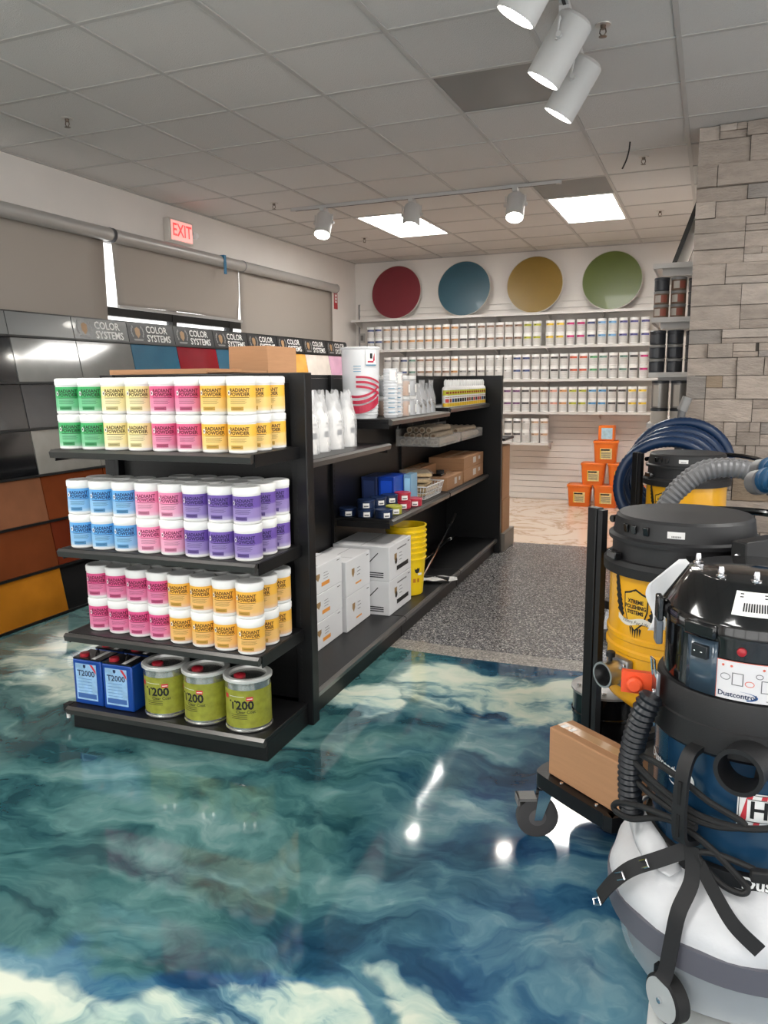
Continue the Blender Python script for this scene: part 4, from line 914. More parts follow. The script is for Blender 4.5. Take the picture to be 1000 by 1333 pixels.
# ================================================================ BACK WALL
shelf_m = mat('shelf_white', (214,210,206), .4)
SY0, SY1 = 9.655, 9.95
def wall_shelf(x0, x1, z, label, cat_='shelf'):
    t = thing('wall_shelf', label, 'shelf', ((x0+x1)/2, SY1, z), 0, 'white metal shelves on the back wall'); a = (x1-x0)/2
    MB().box(-a, a, SY0-SY1, 0, -.014, 0).box(-a, a, SY0-SY1, SY0-SY1+.004, -.03, -.0145).build('board', shelf_m, t)
    n = max(2, int(round((x1-x0)/.61))+1)
    for k in range(n):
        x = -a+.03+(2*a-.06)*k/(n-1); MB().prism([(0, 0), (0, 0), (0, 0)], 0, 0) if False else None
        mb = MB(); vs = [Vector((x+s_*.004, y, zz)) for s_ in (-1, 1) for y, zz in ((0, -.0145), (SY0-SY1+.03, -.0145), (SY0-SY1+.03, -.03), (0, -.10))]
        mb._add(vs, [(0,1,2,3), (7,6,5,4), (0,4,5,1), (1,5,6,2), (2,6,7,3), (3,7,4,0)]); mb.build('bracket', shelf_m, t)
wall_shelf(-4.43, -.56, 2.300, 'top white wall shelf carrying the four coloured discs')
wall_shelf(-4.43, -.56, 1.905, 'second white wall shelf down, holding jars under the discs')
wall_shelf(-4.43, -.56, 1.510, 'third white wall shelf down on the back wall')
wall_shelf(-4.43, -.56, 1.115, 'fourth white wall shelf down, above the orange pails')
wall_shelf(-2.60, -1.80, .735, 'short white wall shelf low down beside the gondola end')
for k, (x, c, nm) in enumerate([(-3.86, (116,36,46), 'dark red'), (-2.945, (34,78,94), 'teal blue'), (-2.05, (134,106,36), 'mustard yellow'), (-1.14, (86,100,36), 'olive green')]):
    t = thing('sample_disc', 'large round %s sample disc leaning on the top shelf' % nm, 'disc', (x, 9.80, 2.3005), 0, 'round sample discs on the top shelf')
    M = Matrix.Rotation(D(-8.5), 4, 'X') @ T(0, 0, .345) @ Matrix.Rotation(PI/2, 4, 'X')
    MB().lathe([(0, -.006), (.335, -.006), (.345, -.002), (.345, .010), (.335, .0115)], 64, M).build('board', mat('disc_edge', (196,190,180), .5), t)
    MB().lathe([(.337, .0116), (.337, .0136), (0, .0136)], 64, M).build('face', mat('disc_'+nm.split()[-1]+str(k), c, .38, coat=.1, noise=.06, nscale=5), t)
WR, WHH = .0515, .148
wbody = MB().lathe([(0, 0), (WR-.003, 0), (WR, .004), (WR, .124), (WR-.002, .126)], 18).mesh('body', WHT)
wlid = MB().lathe([(WR-.002, .1235), (WR+.001, .125), (WR+.001, .144), (WR-.004, .1475), (0, .1475)], 18).mesh('lid', WHTL)
wsheet = MB().lathe([(WR+.0005, .012), (WR+.0005, .116)], 14, a0=D(-160), a1=D(-20), caps=False).mesh('label', mat('jar_label_grey', (206,203,200), .5))
BANDC = {'navy': (70,84,130), 'tan': (196,160,130), 'orange': (206,150,96), 'black': (74,72,72), 'brown': (150,118,98), 'lime': (180,180,50), 'yellow': (232,196,60), 'magenta': (200,50,120), 'light blue': (120,175,220), 'indigo': (92,90,150), 'grey': (150,148,148), 'white': (214,212,210), 'red': (200,90,60), 'green': (90,165,110), 'teal': (110,150,135), 'plum': (110,70,110), 'salmon': (215,150,130), 'blue': (80,150,200)}
WB = {}
def wall_jar(cn, x, y, z, label, group):
    if cn not in WB:
        mb = MB(); wr_ = (WR+.0011, 0); patch(mb, -.050, .050, .090, .114, wr_); mb.mat(1); patch(mb, -.036, .030, .076, .079, wr_); patch(mb, -.036, .02, .062, .064, wr_); patch(mb, -.03, .03, .048, .050, wr_)
        mb.mat(2); patch(mb, -.04, -.012, .099, .108, (WR+.0016, 0), n=3)
        WB[cn] = mb.mesh('band', [mat('band_'+cn.replace(' ', '_'), BANDC[cn], .5), MATS.get('band_fine') or mat('band_fine', (170,166,162), .6), mat('band_logo_'+cn.replace(' ', '_'), tuple(v*.5 for v in BANDC[cn]), .5)])
    t = thing('pigment_jar', label, 'jar', (x, y, z), .6*math.atan2(-x, y)+D(random.uniform(-6, 6)), group)
    put('body', wbody, t); put('lid', wlid, t); l = put('label', wsheet, t); put('band', WB[cn], l)
R1 = ['navy']*2+['tan']*3+['orange']*6+['black']*2+['brown']*5+['lime']*2
R1b = ['yellow']*2+['magenta']*2+['navy']+['light blue']*2+['indigo']*3
R2 = ['grey', 'grey', 'navy', 'teal', 'brown', 'brown', 'brown', 'brown', 'orange', 'grey', 'grey', 'grey', 'white', 'white', 'white', 'navy', 'navy', 'grey', 'grey', 'black', 'black', 'red', 'red', 'green', 'teal', 'grey', 'teal', 'black', 'magenta']
R3 = ['grey', 'grey', 'brown', 'plum', 'plum', 'black', 'brown', 'brown', 'salmon', 'orange', 'lime', 'lime', 'blue', 'blue', 'black', 'black', 'yellow', 'yellow']
R4 = ['grey', 'black', 'black', 'white', 'tan', 'tan']
def row(cols, x_r, sp, z, nm, extra=None):
    n = len(cols)
    for tr in range(2):
        for i, cn in enumerate(cols):
            x = x_r-(n-1-i)*sp
            wall_jar(cn, x, 9.735+random.uniform(-.004, .004), z+.0008+tr*(WHH+.0006), 'white jar, %s band, %s tier, %s, %s from right' % (cn, ['lower', 'upper'][tr], nm, ORD[n-i]), 'white jars on the back wall shelves')
row(R1, -1.985, .1155, 1.905, 'left run under the discs')
row(R1b, -.735, .1215, 1.905, 'right run under the discs')
row(R2, -.735, .1145, 1.510, 'third wall shelf')
row(R3, -.735, .1145, 1.115, 'fourth wall shelf')
row(R4, -1.87, .113, .735, 'short low wall shelf')
sw = thing('wall_outlet', 'small white outlet on the slatwall near the left corner', 'outlet', (-4.40, 9.951, 2.08), 0)
MB().box(-.04, .04, -.008, 0, -.06, .06).build('plate', mat('outlet_grey', (180,176,172), .5), sw); MB().box(-.02, .02, -.011, -.008, -.035, .035).build('socket', mat('outlet_dark', (120,116,112), .5), sw)
# orange pails in a pyramid
org = mat('pail_orange', (238,120,34), .4); porg = mat('pail_label', (236,214,150), .5, noise=.2, nscale=40)
def sq_ring(w, z, n=28, e=5.0): return [Vector((w*abs(math.cos(2*PI*i/n))**(2/e)*math.copysign(1, math.cos(2*PI*i/n)), w*.8*abs(math.sin(2*PI*i/n))**(2/e)*math.copysign(1, math.sin(2*PI*i/n)), z)) for i in range(n)]
def loft(mb, rings):
    n = len(rings[0]); vs = [v for r in rings for v in r]; mb._add(vs, [(j*n+i, j*n+(i+1) % n, (j+1)*n+(i+1) % n, (j+1)*n+i) for j in range(len(rings)-1) for i in range(n)], True)
    mb._add(rings[0], [tuple(range(n))[::-1]]); mb._add(rings[-1], [tuple(range(n))]); return mb
def orange_pail(x, y, z, label, k=1.0):
    t = thing('orange_pail', label, 'pail', (x, y, z), D(random.uniform(-3, 3)), 'orange square pails by the back wall'); h = .262*k
    loft(MB(), [sq_ring(.118*k, 0), sq_ring(.122*k, .006), sq_ring(.138*k, h-.03*k)]).build('tub', org, t)
    loft(MB(), [sq_ring(.136*k, h-.0295*k), sq_ring(.146*k, h-.028*k), sq_ring(.146*k, h-.008*k), sq_ring(.138*k, h)]).build('lid', org, t)
    M = T(0, -.1085*k, .05*k) @ Matrix.Rotation(D(4.0), 4, 'X'); l = MB().box(-.06*k, .075*k, -.004, .006, 0, .125*k, M).build('label', porg, t)
    m = MB(); M2 = T(0, -.1135*k, .05*k) @ Matrix.Rotation(D(4.0), 4, 'X'); patch(m, -.05*k, .05*k, .1*k, .118*k, M=M2)
    m.mat(1)
    for q in range(5): patch(m, -.045*k, .06*k, .02*k+q*.014*k, .026*k+q*.014*k, M=M2)
    m.mat(2); patch(m, -.058*k, -.048*k, .0, .12*k, M=M2); m.build('print', [INK, grey_ink, ylab], l)
    MB().tube(spline([(-.143*k, 0, h-.02), (-.15*k, -.08*k, h-.06*k), (-.148*k, -.10*k, h*.5), (-.13*k, -.02, h*.42)][:3], 5), .003, 6).build('bail', WHT, t)
PZ = .2635
orange_pail(-1.392, 9.56, .001, 'orange pail at the left end of the bottom row'); orange_pail(-1.085, 9.56, .001, 'orange pail in the middle of the bottom row'); orange_pail(-.785, 9.56, .001, 'orange pail at the right end of the bottom row, partly hidden')
orange_pail(-1.24, 9.56, PZ, 'left orange pail of the second row'); orange_pail(-.93, 9.56, PZ, 'right orange pail of the second row')
orange_pail(-1.105, 9.56, 2*PZ, 'single orange pail near the top of the pyramid')
orange_box = thing('orange_carton', 'small orange carton with blue label on top of the pail pyramid', 'carton', (-1.10, 9.56, 3*PZ-.001), 0)
MB().box(-.09, .09, -.08, .08, 0, .175).build('carton', org, orange_box, bevel=.008); MB().box(-.055, .07, -.083, -.0805, .02, .15).build('label', mat('icy_label', (170,200,215), .4, noise=.2, nscale=30), orange_box)

# ================================================================ SHELVES ON THE RIGHT WALL BEHIND THE PILLAR
for k, z in enumerate([2.31, 1.935, 1.545, 1.175]):
    t = thing('wall_shelf', ['top', 'second', 'third', 'lowest'][k]+' white shelf on the right wall, beside the stone pillar', 'shelf', (XW-.018, 6.75, z), 0, 'white shelves on the right wall')
    MB().box(-.36, 0, -.62, .75, -.012, 0).box(-.36, -.356, -.62, .75, -.035, -.0125).box(-.355, 0, -.62, -.616, -.035, -.0125).build('board', shelf_m, t)
    for y in (-.5, .1, .65): MB().box(-.30, 0, y, y+.006, -.075, -.0125).build('bracket', shelf_m, t)
gtub = mat('tub_charcoal', (58,60,66), .35); glid = mat('tub_lid_grey', (150,148,146), .4); rlab = mat('label_brick', (170,96,80), .5); wlab = mat('label_pale', (205,196,186), .5); brtub = mat('tub_taupe', (132,104,86), .4)
def pot(x, y, z, body, lid, lab, h, R, label, group):
    t = thing('paint_pot', label, 'pot', (x, y, z), D(random.uniform(-10, 10)), group)
    MB().lathe([(0, 0), (R-.003, 0), (R, .003), (R, h-.022), (R-.002, h-.021)], 22).build('tub', body, t)
    MB().lathe([(R-.002, h-.0215), (R+.002, h-.02), (R+.002, h-.004), (R-.003, h-.0008), (0, h-.0008)], 22).build('lid', lid, t)
    m = MB(); patch(m, -.045, .0, .012, h-.032, (R+.0008, 0)); m.mat(1); patch(m, .0, .045, .012, h-.032, (R+.0008, 0)); m.build('label', lab, t)
PG1, PG2 = 'pots on the upper right shelf', 'dark pots on the middle right shelf'
for c in range(3):
    for tr in range(3):
        dark = c == 2 or (c == 0 and tr == 2)
        pot(-.365+c*.115, 6.20+(.10 if c == 2 else 0), 1.9355+tr*.094, gtub if dark else brtub, gtub if dark else glid, [gtub, gtub] if dark else [wlab, rlab], .0935, .052, '%s pot, %s tier, %s column on the upper shelf beside the pillar' % ('charcoal' if dark else 'taupe and brick', ['bottom', 'middle', 'top'][tr], ['outer', 'second', 'innermost'][c]), PG1)
        pot(-.378+c*.122, 6.20+(.10 if c == 2 else 0), 1.5455+tr*.100, gtub, glid if tr < 2 and c < 2 else gtub, [mat('label_slate', (84,86,92), .5), gtub], .0995, .055, 'dark grey pot, %s tier, %s column on the middle shelf beside the pillar' % (['bottom', 'middle', 'top'][tr], ['outer', 'second', 'innermost'][c]), PG2)
gcan = mat('can_grey', (150,146,142), .35, .5)
for c in range(2):
    pot(-.345+c*.135, 6.20, 1.1755+.1105, gcan, gtub, [wlab, gcan], .20, .060, ['tall grey can on the lower right shelf, outer one', 'tall grey can on the lower right shelf, nearer the pillar'][c], 'grey cans on the lower right shelf')
    pot(-.345+c*.135, 6.20, 1.1755, wlab, gtub, [wlab, wlab], .11, .060, ['short pale can under the outer tall grey can', 'short pale can under the inner tall grey can'][c], 'grey cans on the lower right shelf')
fb_ = thing('framed_board', 'framed board leaning on the top right shelf, seen edge-on', 'board', (-.30, 6.75, 2.311), 0)
Mb = Matrix.Rotation(D(19), 4, 'Y')
MB().box(-.004, .012, -.45, .6, .02, .58, Mb).build('panel', WHT, fb_)
MB().box(-.014, .016, -.47, -.45, 0, .60, Mb).box(-.014, .016, .6, .62, 0, .60, Mb).box(-.014, .016, -.45, .6, 0, .02, Mb).box(-.014, .016, -.45, .6, .58, .60, Mb).build('frame', mat('frame_dark', (60,58,56), .35, .6), fb_)
# ================================================================ YELLOW DUST EXTRACTORS
yv = mat('enamel_yellow', (232,168,24), .3, coat=.3); grey_steel = mat('cast_grey', (150,148,146), .35, .7)
def caster(parent, x, y, z_top, yaw, brake=True, R=.058):
    # swivel caster as one part with its pieces below it
    c = MB().lathe([(0, z_top), (.028, z_top), (.028, z_top-.016), (.018, z_top-.02), (0, z_top-.02)][::-1], 16, T(x, y, 0)).build('caster', CHROME, parent)
    M = T(x, y, 0) @ RZ(yaw); off = .028
    wm = M @ T(0, off, R+.001) @ Matrix.Rotation(PI/2, 4, 'Y')
    MB().lathe([(R*.42, -.013), (R*.8, -.015), (R, -.012), (R, .012), (R*.8, .015), (R*.42, .013)], 28, wm).build('wheel', mat('grey_tyre', (70,68,68), .6), c)
    MB().lathe([(0, -.017), (R*.42, -.014), (R*.42, .014), (0, .017)], 18, wm).build('hub', mat('hub_grey', (96,92,92), .5), c)
    for s_ in (-1, 1):
        mb = MB(); vs = [M @ Vector((s_*.019+e*.0015, yy, zz)) for e in (-1, 1) for yy, zz in ((-.022, z_top-.02), (.026, z_top-.02), (off+.012, R-.005), (off-.012, R-.005))]
        mb._add(vs, [(0,1,2,3), (7,6,5,4), (0,4,5,1), (1,5,6,2), (2,6,7,3), (3,7,4,0)]); mb.build('fork', CHROME, c)
    if brake:
        MB().box(-.026, .026, .035, .095, z_top-.055, z_top-.045, M @ Matrix.Rotation(0, 4, 'X')).box(-.026, .026, .09, .098, z_top-.07, z_top-.045, M).build('brake_pedal', mat('pedal_grey', (112,110,108), .5), c)
    return c
def emblem(parent, R, az, z):
    # shield with wings and a ribbon, printed flat on the drum
    wr_ = (R, az); m = MB()
    sh = [(-.040, z+.045), (-.022, z+.050), (0, z+.060), (.022, z+.050), (.040, z+.045), (.038, z+.0), (.026, z-.035), (0, z-.060), (-.026, z-.035), (-.038, z)]
    flatpoly(m, [(x*1.12, z+(q-z)*1.10) for x, q in sh], wr_, y=-.0004)
    for s_ in (-1, 1):
        for k in range(8):
            z0 = z-.03+k*.013; a = .25+.11*k; L_ = .044+.005*k-.0015*k*k*.3
            x0 = s_*(.050+.004*k); p = [(x0, z0), (x0+s_*L_*math.cos(a)*.62, z0+L_*math.sin(a)+.008), (x0+s_*L_*math.cos(a)*.62-s_*.007, z0+L_*math.sin(a)+.021), (x0-s_*.008, z0+.0115)]
            flatpoly(m, p if s_ > 0 else p[::-1], wr_, y=-.0004)
    for k in range(5): flatpoly(m, [(-.02+.009*k, z-.052), (-.012+.009*k, z-.056), (-.014+.008*k, z-.080-.006*(2-abs(k-2)))], wr_, y=-.0003)
    m.mat(1); flatpoly(m, sh, wr_, y=-.0009)
    m.mat(0)
    for i, s in enumerate(('XTREME', 'POLISHING', 'SYSTEMS')): add_text(m, s, .0165, wrap=(R+.0014, az), off=(0, z+.026-.0165*i), bold=.035, sx=.92)
    m.mat(2)
    n = 14
    for i in range(n):
        xa, xb = -.068+.136*i/n, -.068+.136*(i+1)/n; q = lambda x: z-.036-.010*math.sin((x+.068)/.136*2*PI)-.10*x
        flatpoly(m, [(xa, q(xa)-.009), (xb, q(xb)-.009), (xb, q(xb)+.009), (xa, q(xa)+.009)], wr_, y=-.0018)
    m.mat(0); add_text(m, 'Floors For Life', .0155, wrap=(R+.0024, az), off=(0, z-.037), shear=.3)
    m.build('emblem', [INK, mat('emblem_yellow', (226,176,44), .4), mat('ribbon_white', (222,216,204), .5)], parent)
def yellow_vac(loc, rotz, label, full=True):
    headm = mat('head_charcoal', (32,32,34), .5, bump=.05, bscale=300)
    t = thing('dust_extractor', label, 'vacuum', loc, rotz, 'yellow drum dust extractors'); R = .213
    drum = MB().lathe([(0, .425), (.085, .425), (.10, .43), (R-.006, .515), (R, .53), (R, .665), (R+.006, .670), (R+.006, .682), (R, .688), (R, .708), (R+.005, .713), (R+.005, .725), (R, .730), (R, .940), (0, .940)], 48).build('drum', yv, t)
    emblem(drum, R+.0005, D(-3), .815)
    MB().lathe([(R+.004, .912), (R+.021, .916), (R+.022, .945), (R+.012, .958), (0, .958)], 48, caps=False).build('clamp_ring', BLKM, t)
    hd = MB().lathe([(R-.004, .9585), (R-.004, 1.012), (R+.008, 1.014), (R+.009, 1.026), (R-.004, 1.032), (R-.012, 1.082), (R-.02, 1.090), (0, 1.094)], 48, caps=False).build('motor_head', headm, t)
    for k in range(6):
        az = D(-37-6-k*5.2); p = pd(az, R-.002, .986); MB().box(-.0072, .0072, -.003, .003, -.014, .014, T(*p) @ RZ(-az)).build('vent_slot', mat('vent_black', (6,6,7), .8), hd)
    for az in (D(12), D(3), D(-9)):
        p = pd(az, R-.006, 1.058); MB().box(-.009, .009, -.006, .004, -.013, .013, T(*p) @ RZ(-az) @ Matrix.Rotation(D(9), 4, 'X')).build('rocker_switch', BLKG, hd, bevel=.002)
    az = D(-33); st = MB(); wr_ = (R-.0055, az); patch(st, -.024, .024, 1.046, 1.066, wr_); st.mat(1)
    for k in range(9): patch(st, -.012+k*.003, -.0105+k*.003, 1.049, 1.054, (R-.005, az), n=1)
    st.build('barcode_label', [WHT, INK], hd)
    p = pd(D(22), R+.012, .970); MB().box(-.03, .03, -.012, .012, -.012, .012, T(*p) @ RZ(-D(22))).build('latch', BLKG, t, bevel=.003)
    # inlet spigot with square flange
    az = D(9); M = T(*pd(az, R, .612)) @ RZ(-az)
    fl = MB().box(-.048, .048, -.020, .004, -.045, .045, M).build('inlet_flange', grey_steel, t, bevel=.006)
    Mp = M @ RZ(D(6)) @ Matrix.Rotation(PI/2, 4, 'X')
    MB().lathe([(.037, .012), (.037, .072), (.040, .073), (.040, .080), (.034, .080), (.034, .02)], 28, Mp, caps=False).build('inlet_pipe', STEEL, fl)
    MB().lathe([(0, .021), (.034, .021)], 20, Mp, caps=False).build('inlet_bore', mat('vent_black'), fl)
    MB().lathe([(.006, 0), (.006, .014), (.014, .016), (.014, .030), (.008, .034), (0, .034)], 14, M @ T(-.005, -.04, .034)).build('thumb_screw', BLKM, fl)
    for s_ in (-1, 1): MB().lathe([(0, 0), (.006, 0), (.005, .005), (0, .006)], 10, M @ T(.036, -.0205, s_*.030) @ Matrix.Rotation(PI/2, 4, 'X')).build('bolt', CHROME, fl)
    # side upright, rear frame and handle
    MB().box(-.318, -.278, -.09, -.055, .20, 1.075).build('side_upright', BLK, t, bevel=.003)
    MB().box(-.276, -.255, -.085, -.06, .20, 1.07).build('side_channel', mat('dark_channel', (52,52,54), .35, .6), t)
    if full: MB().box(.252, .30, -.12, .12, .20, 1.06).build('side_plate', BLK, t, bevel=.004)
    if full: MB().lathe([(0, 0), (.009, 0), (.007, .006), (0, .007)], 10, T(.276, -.1205, 1.02) @ Matrix.Rotation(PI/2, 4, 'X')).build('bolt', CHROME, t)
    MB().tube(spline([(-.29, .0, 1.03), (-.30, .16, 1.03), (-.22, .34, 1.04), (0, .42, 1.05), (.24, .34, 1.04), (.30, .16, 1.03), (.28, .0, 1.03)], 6), .013, 10).build('handle', BLKG, t)
    # low canister on the left flank
    sc_ = MB().lathe([(0, .20), (.105, .20), (.115, .215), (.118, .30), (.122, .303), (.122, .312), (.118, .315), (.118, .386), (0, .386)], 36, T(-.345, .06, 0)).build('side_canister', BLKG, t)
    MB().lathe([(.120, .3865), (.124, .388), (.124, .396), (.112, .400), (0, .400)], 36, T(-.345, .06, 0)).build('canister_lid', grey_steel, sc_)
    for k in range(5):
        a = .6+k*1.2; MB().lathe([(0, .400), (.008, .400), (.008, .406), (0, .408)], 8, T(-.345+.1*math.cos(a), .06+.1*math.sin(a), 0)).build('bolt', CHROME, sc_)
    # trolley frame: front bumper bar, side bars, deck
    zb = .195
    pts = spline([(-.235, .30, zb+.02), (-.238, -.20, zb+.02), (-.225, -.34, zb+.02), (-.17, -.365, zb+.02), (.06, -.365, zb+.02), (.10, -.345, zb+.02), (.19, -.05, zb+.02), (.20, .0, zb+.02), (.205, .30, zb+.02)], 6)
    mb = MB(); hh, ww = .024, .018; vs = []
    for i, p in enumerate(pts):
        d = (pts[min(i+1, len(pts)-1)]-pts[max(i-1, 0)]).normalized(); nrm = Vector((d.y, -d.x, 0))
        for e, q in ((-1, -1), (1, -1), (1, 1), (-1, 1)): vs.append(p+nrm*ww*e+Vector((0, 0, hh*q)))
    mb._add(vs, [(i*4+k, i*4+(k+1) % 4, i*4+4+(k+1) % 4, i*4+4+k) for i in range(len(pts)-1) for k in range(4)]+[(0, 1, 2, 3), tuple(len(vs)-4+k for k in (3, 2, 1, 0))]); fr = mb.build('frame', BLK, t)
    for x, y in ((-.12, -.365), (.03, -.365), (-.236, -.1), (.2, .1)): MB().lathe([(0, 0), (.007, 0), (.006, .004), (0, .005)], 8, T(x, y, zb+.0445)).build('bolt', CHROME, fr)
    MB().box(-.215, .09, -.345, -.16, zb+.005, zb+.018).build('deck', BLK, t); MB().box(-.215, .13, -.159, .29, zb+.005, zb+.018).build('deck', BLK, t)
    MB().cyl((0, 0, zb+.019), (0, 0, .43), .05, 16).build('dust_chute', BLKM, t)
    for x, y, yaw in ((-.222, -.335, D(150)), (.09, -.12, D(200)), (-.22, .27, D(20)), (.20, .27, D(-10))): caster(t, x, y, zb-.005, yaw, True, .069)
    return t
V1 = (-.055, 2.565, 0); YA = D(-37)
yellow_vac(V1, YA, 'yellow drum dust extractor nearer the camera, with the kraft box on its trolley')
yellow_vac((-.10, 4.72, 0), YA, 'yellow drum dust extractor farther back against the stone pillar, beneath blue hose coils', False)
def vl(p): return Matrix.Translation(V1) @ RZ(YA) @ Vector(p)
bx = thing('kraft_box', 'long kraft cardboard box lying on the trolley of the near yellow extractor', 'box', vl((-.034, -.305, .241)), YA)
MB().box(-.157, .157, -.05, .05, 0, .160).build('body', KRAFT, bx, bevel=.004)
MB().box(-.155, .155, -.018, .018, .160, .1606).build('tape', MATS['packing_tape'], bx)
MB().box(-.14, -.125, -.02, .005, .1607, .1612).build('tape_mark', WHT, bx); MB().box(-.105, -.09, -.02, .005, .1607, .1612).build('tape_mark', WHT, bx)
# white plastic sheet tucked between the two machines
def fs_(u, v):
    p = Vector((-.128+.20*u, 2.252+.015*u+.012*math.sin(5*u), .80+.215*v*(1-.70*abs(u-.38)*1.5)))
    return p+Vector((.012*math.sin(6*v+2*u), .015*math.sin(4*u+3*v)*.6+.02*v, 0))
ps = MB().sheet(fs_, 12, 12).build('plastic_sheet', mat('frosted_film', (240,240,242), .45, alpha=.96), None, solid=.002)
tag(ps, 'white plastic sheet sticking up between the yellow and blue machines', 'sheet')

# hoses
blue_h = mat('hose_blue', (20,46,80), .32); grey_h = mat('hose_grey', (112,112,114), .4); blk_h = mat('hose_black', (22,26,32), .35); blue_h2 = mat('hose_teal_blue', (26,78,116), .32)
def coil(cx, cyy, cz, R, turns, dy, r, tilt, seg=40, a0=0):
    pts = []
    for i in range(int(turns*seg)+1):
        a = a0+2*PI*i/seg; rr = R*(1+.03*math.sin(a*.37+1)); k = i/seg; pts.append((cx-.022*k+rr*math.cos(a), cyy-dy*k+tilt*math.sin(a), cz-.034*k+rr*.94*math.sin(a)))
    return pts
h1 = MB().tube(coil(-.14, 5.26, .985, .27, 4.0, .072, .03, .02, 44, -1.57), .032, 12, rib=.003, pitch=.026).build('blue_hose', blue_h)
tag(h1, 'coiled dark blue ribbed hose standing behind the far yellow extractor', 'hose')
wd = thing('hose_wand', 'grey plastic hose wand standing up behind the blue coil', 'wand', (-.165, 5.46, 0))
MB().cyl((-.06, 0, .002), (.0, .0, 1.30), .024, 16).build('tube', grey_h, wd); MB().cyl((.0, 0, 1.295), (.03, 0, 1.38), .031, 16).build('cuff', mat('cuff_grey', (150,148,146), .4), wd)
gh = []
for k in range(2):
    pts = spline([(-.19+.02*k, 3.30+.10*k, .012+.034), (-.20+.02*k, 3.26+.1*k, .5), (-.165, 3.25+.1*k, .93), (-.06, 3.27+.1*k, 1.10+.01*k), (.06, 3.28+.1*k, 1.155), (.19, 3.28+.1*k, 1.125), (.30, 3.28+.1*k, .98), (.34, 3.3+.1*k, .6), (.33, 3.32+.1*k, .046)], 10)
    g = MB().tube(pts, .031, 14, rib=.004, pitch=.020).build('grey_hose', grey_h); tag(g, ['nearer grey corrugated hose arching behind the near yellow extractor', 'farther grey corrugated hose arching behind the near yellow extractor'][k], 'hose', 'grey corrugated hoses')
for k in range(2):
    pts = spline([(.185+.02*k, 2.93+.14*k, 1.155+.025*k), (.205+.02*k, 2.88+.12*k, 1.165+.02*k), (.26+.02*k, 2.82+.12*k, 1.14), (.33+.03*k, 2.76+.1*k, 1.02), (.39+.03*k, 2.72+.1*k, .80), (.42+.03*k, 2.70+.1*k, .4), (.43+.03*k, 2.70+.1*k, .047)], 10)
    g = MB().tube(pts, .039, 16, rib=.004, pitch=.018).build('blue_hose', blue_h2); tag(g, ['teal blue ribbed hose curving down at the right edge, nearer one', 'teal blue ribbed hose curving down at the right edge, behind the other'][k], 'hose', 'teal blue hoses at the right edge')
    MB().lathe([(.043, 0), (.043, .05), (.03, .05)], 16, T(.16+.02*k, 2.96+.14*k, 1.145+.025*k) @ Vector((.025, -.05, .01)).to_track_quat('Z', 'Y').to_matrix().to_4x4()).build('cuff', grey_h, g)

# ================================================================ BLUE CYLINDRICAL DUST EXTRACTOR IN FRONT
navy_v = mat('tank_navy', (22,56,84), .25, coat=.3); poly = mat('bag_white', (206,207,210), .35, noise=.05, nscale=7, bump=.6, bscale=11); poly2 = clear_film('bag_clear', (200,208,214), .55, .2)
BV = (.130, 2.035, 0)
bv = thing('dust_extractor', 'dark blue and black dust extractor in the right foreground, wrapped in plastic at its base', 'vacuum', BV, 0)
R = .205
oct_ = 12
hd = MB().lathe([(R+.004, .925), (R+.012, .928), (R+.012, .957), (R+.006, .966), (.160, 1.042), (.152, 1.047), (0, 1.048)], oct_*4, caps=False).build('lid', BLKG, bv)
body = MB().lathe([(R, .785), (R, .924), (R-.01, .924)], 48, caps=False).build('motor_housing', BLKG, bv)
for az in (D(38), D(5), D(-30), D(100)):
    p = pd(az, .138, 1.048); MB().lathe([(0, 0), (.012, 0), (.012, .004), (.007, .005), (.007, .014), (.0055, .024), (0, .025)], 12, T(*p)).build('bolt', CHROME, hd)
st = MB(); 
def cone(x, s, e=.001):     # sticker on the sloping lid
    a = D(2)-x/.18; r = .211-.051*s+e; return Vector((-r*math.sin(a), -r*math.cos(a), .966+.076*s+e))
for i in range(6):
    xa, xb = -.05+.11*i/6, -.05+.11*(i+1)/6; st._add([cone(xa, .22), cone(xb, .22), cone(xb, .85), cone(xa, .85)], [(0, 1, 2, 3)])
st.mat(1)
for i in range(12):
    xa = -.03+.005*i; st._add([cone(xa, .33, .0016), cone(xa+.0028, .33, .0016), cone(xa+.0028, .55, .0016), cone(xa, .55, .0016)], [(0, 1, 2, 3)])
for sl_ in (.68, .76): st._add([cone(-.04, sl_, .0016), cone(.02, sl_, .0016), cone(.02, sl_+.03, .0016), cone(-.04, sl_+.03, .0016)], [(0, 1, 2, 3)])
st.build('barcode_label', [WHT, INK], hd)
# switch panel with a raised hood
sp_az = D(34); wr_ = (R+.001, sp_az); sp2 = MB(); patch(sp2, -.037, .037, .790, .916, wr_, y=-.006, n=6); pn = sp2.build('switch_panel', mat('panel_smoke', (58,74,88), .2, coat=.5), body, solid=.006)
MB().box(-.040, .040, -.022, .002, .924, .956, T(*pd(sp_az, R, 0)) @ RZ(-sp_az)).build('switch_hood', BLKG, body, bevel=.005)
MB().box(-.020, .020, -.016, -.004, .872, .903, T(*pd(sp_az, R, 0)) @ RZ(-sp_az)).build('rocker_switch', mat('switch_dark', (28,32,36), .35), pn, bevel=.002)
m = MB(); patch(m, -.012, -.008, .887, .8895, (R+.0185, sp_az), n=2); patch(m, .005, .010, .887, .889, (R+.0185, sp_az), n=2); m.build('switch_marks', WINK, pn)
p = pd(D(10), R, .903); MB().lathe([(0, 0), (.0105, 0), (.0095, .006), (.004, .009), (0, .009)], 14, T(*p) @ RZ(-D(10)) @ Matrix.Rotation(PI/2, 4, 'X')).build('indicator_lamp', mat('lamp_red', (170,34,44), .3), body)
iw = (R+.0015, D(3)); ins = MB(); patch(ins, -.076, .085, .7900, .8800, iw, n=12, y=-.002); il = ins.build('instruction_label', mat('label_white_gloss', (222,220,222), .35), bv)
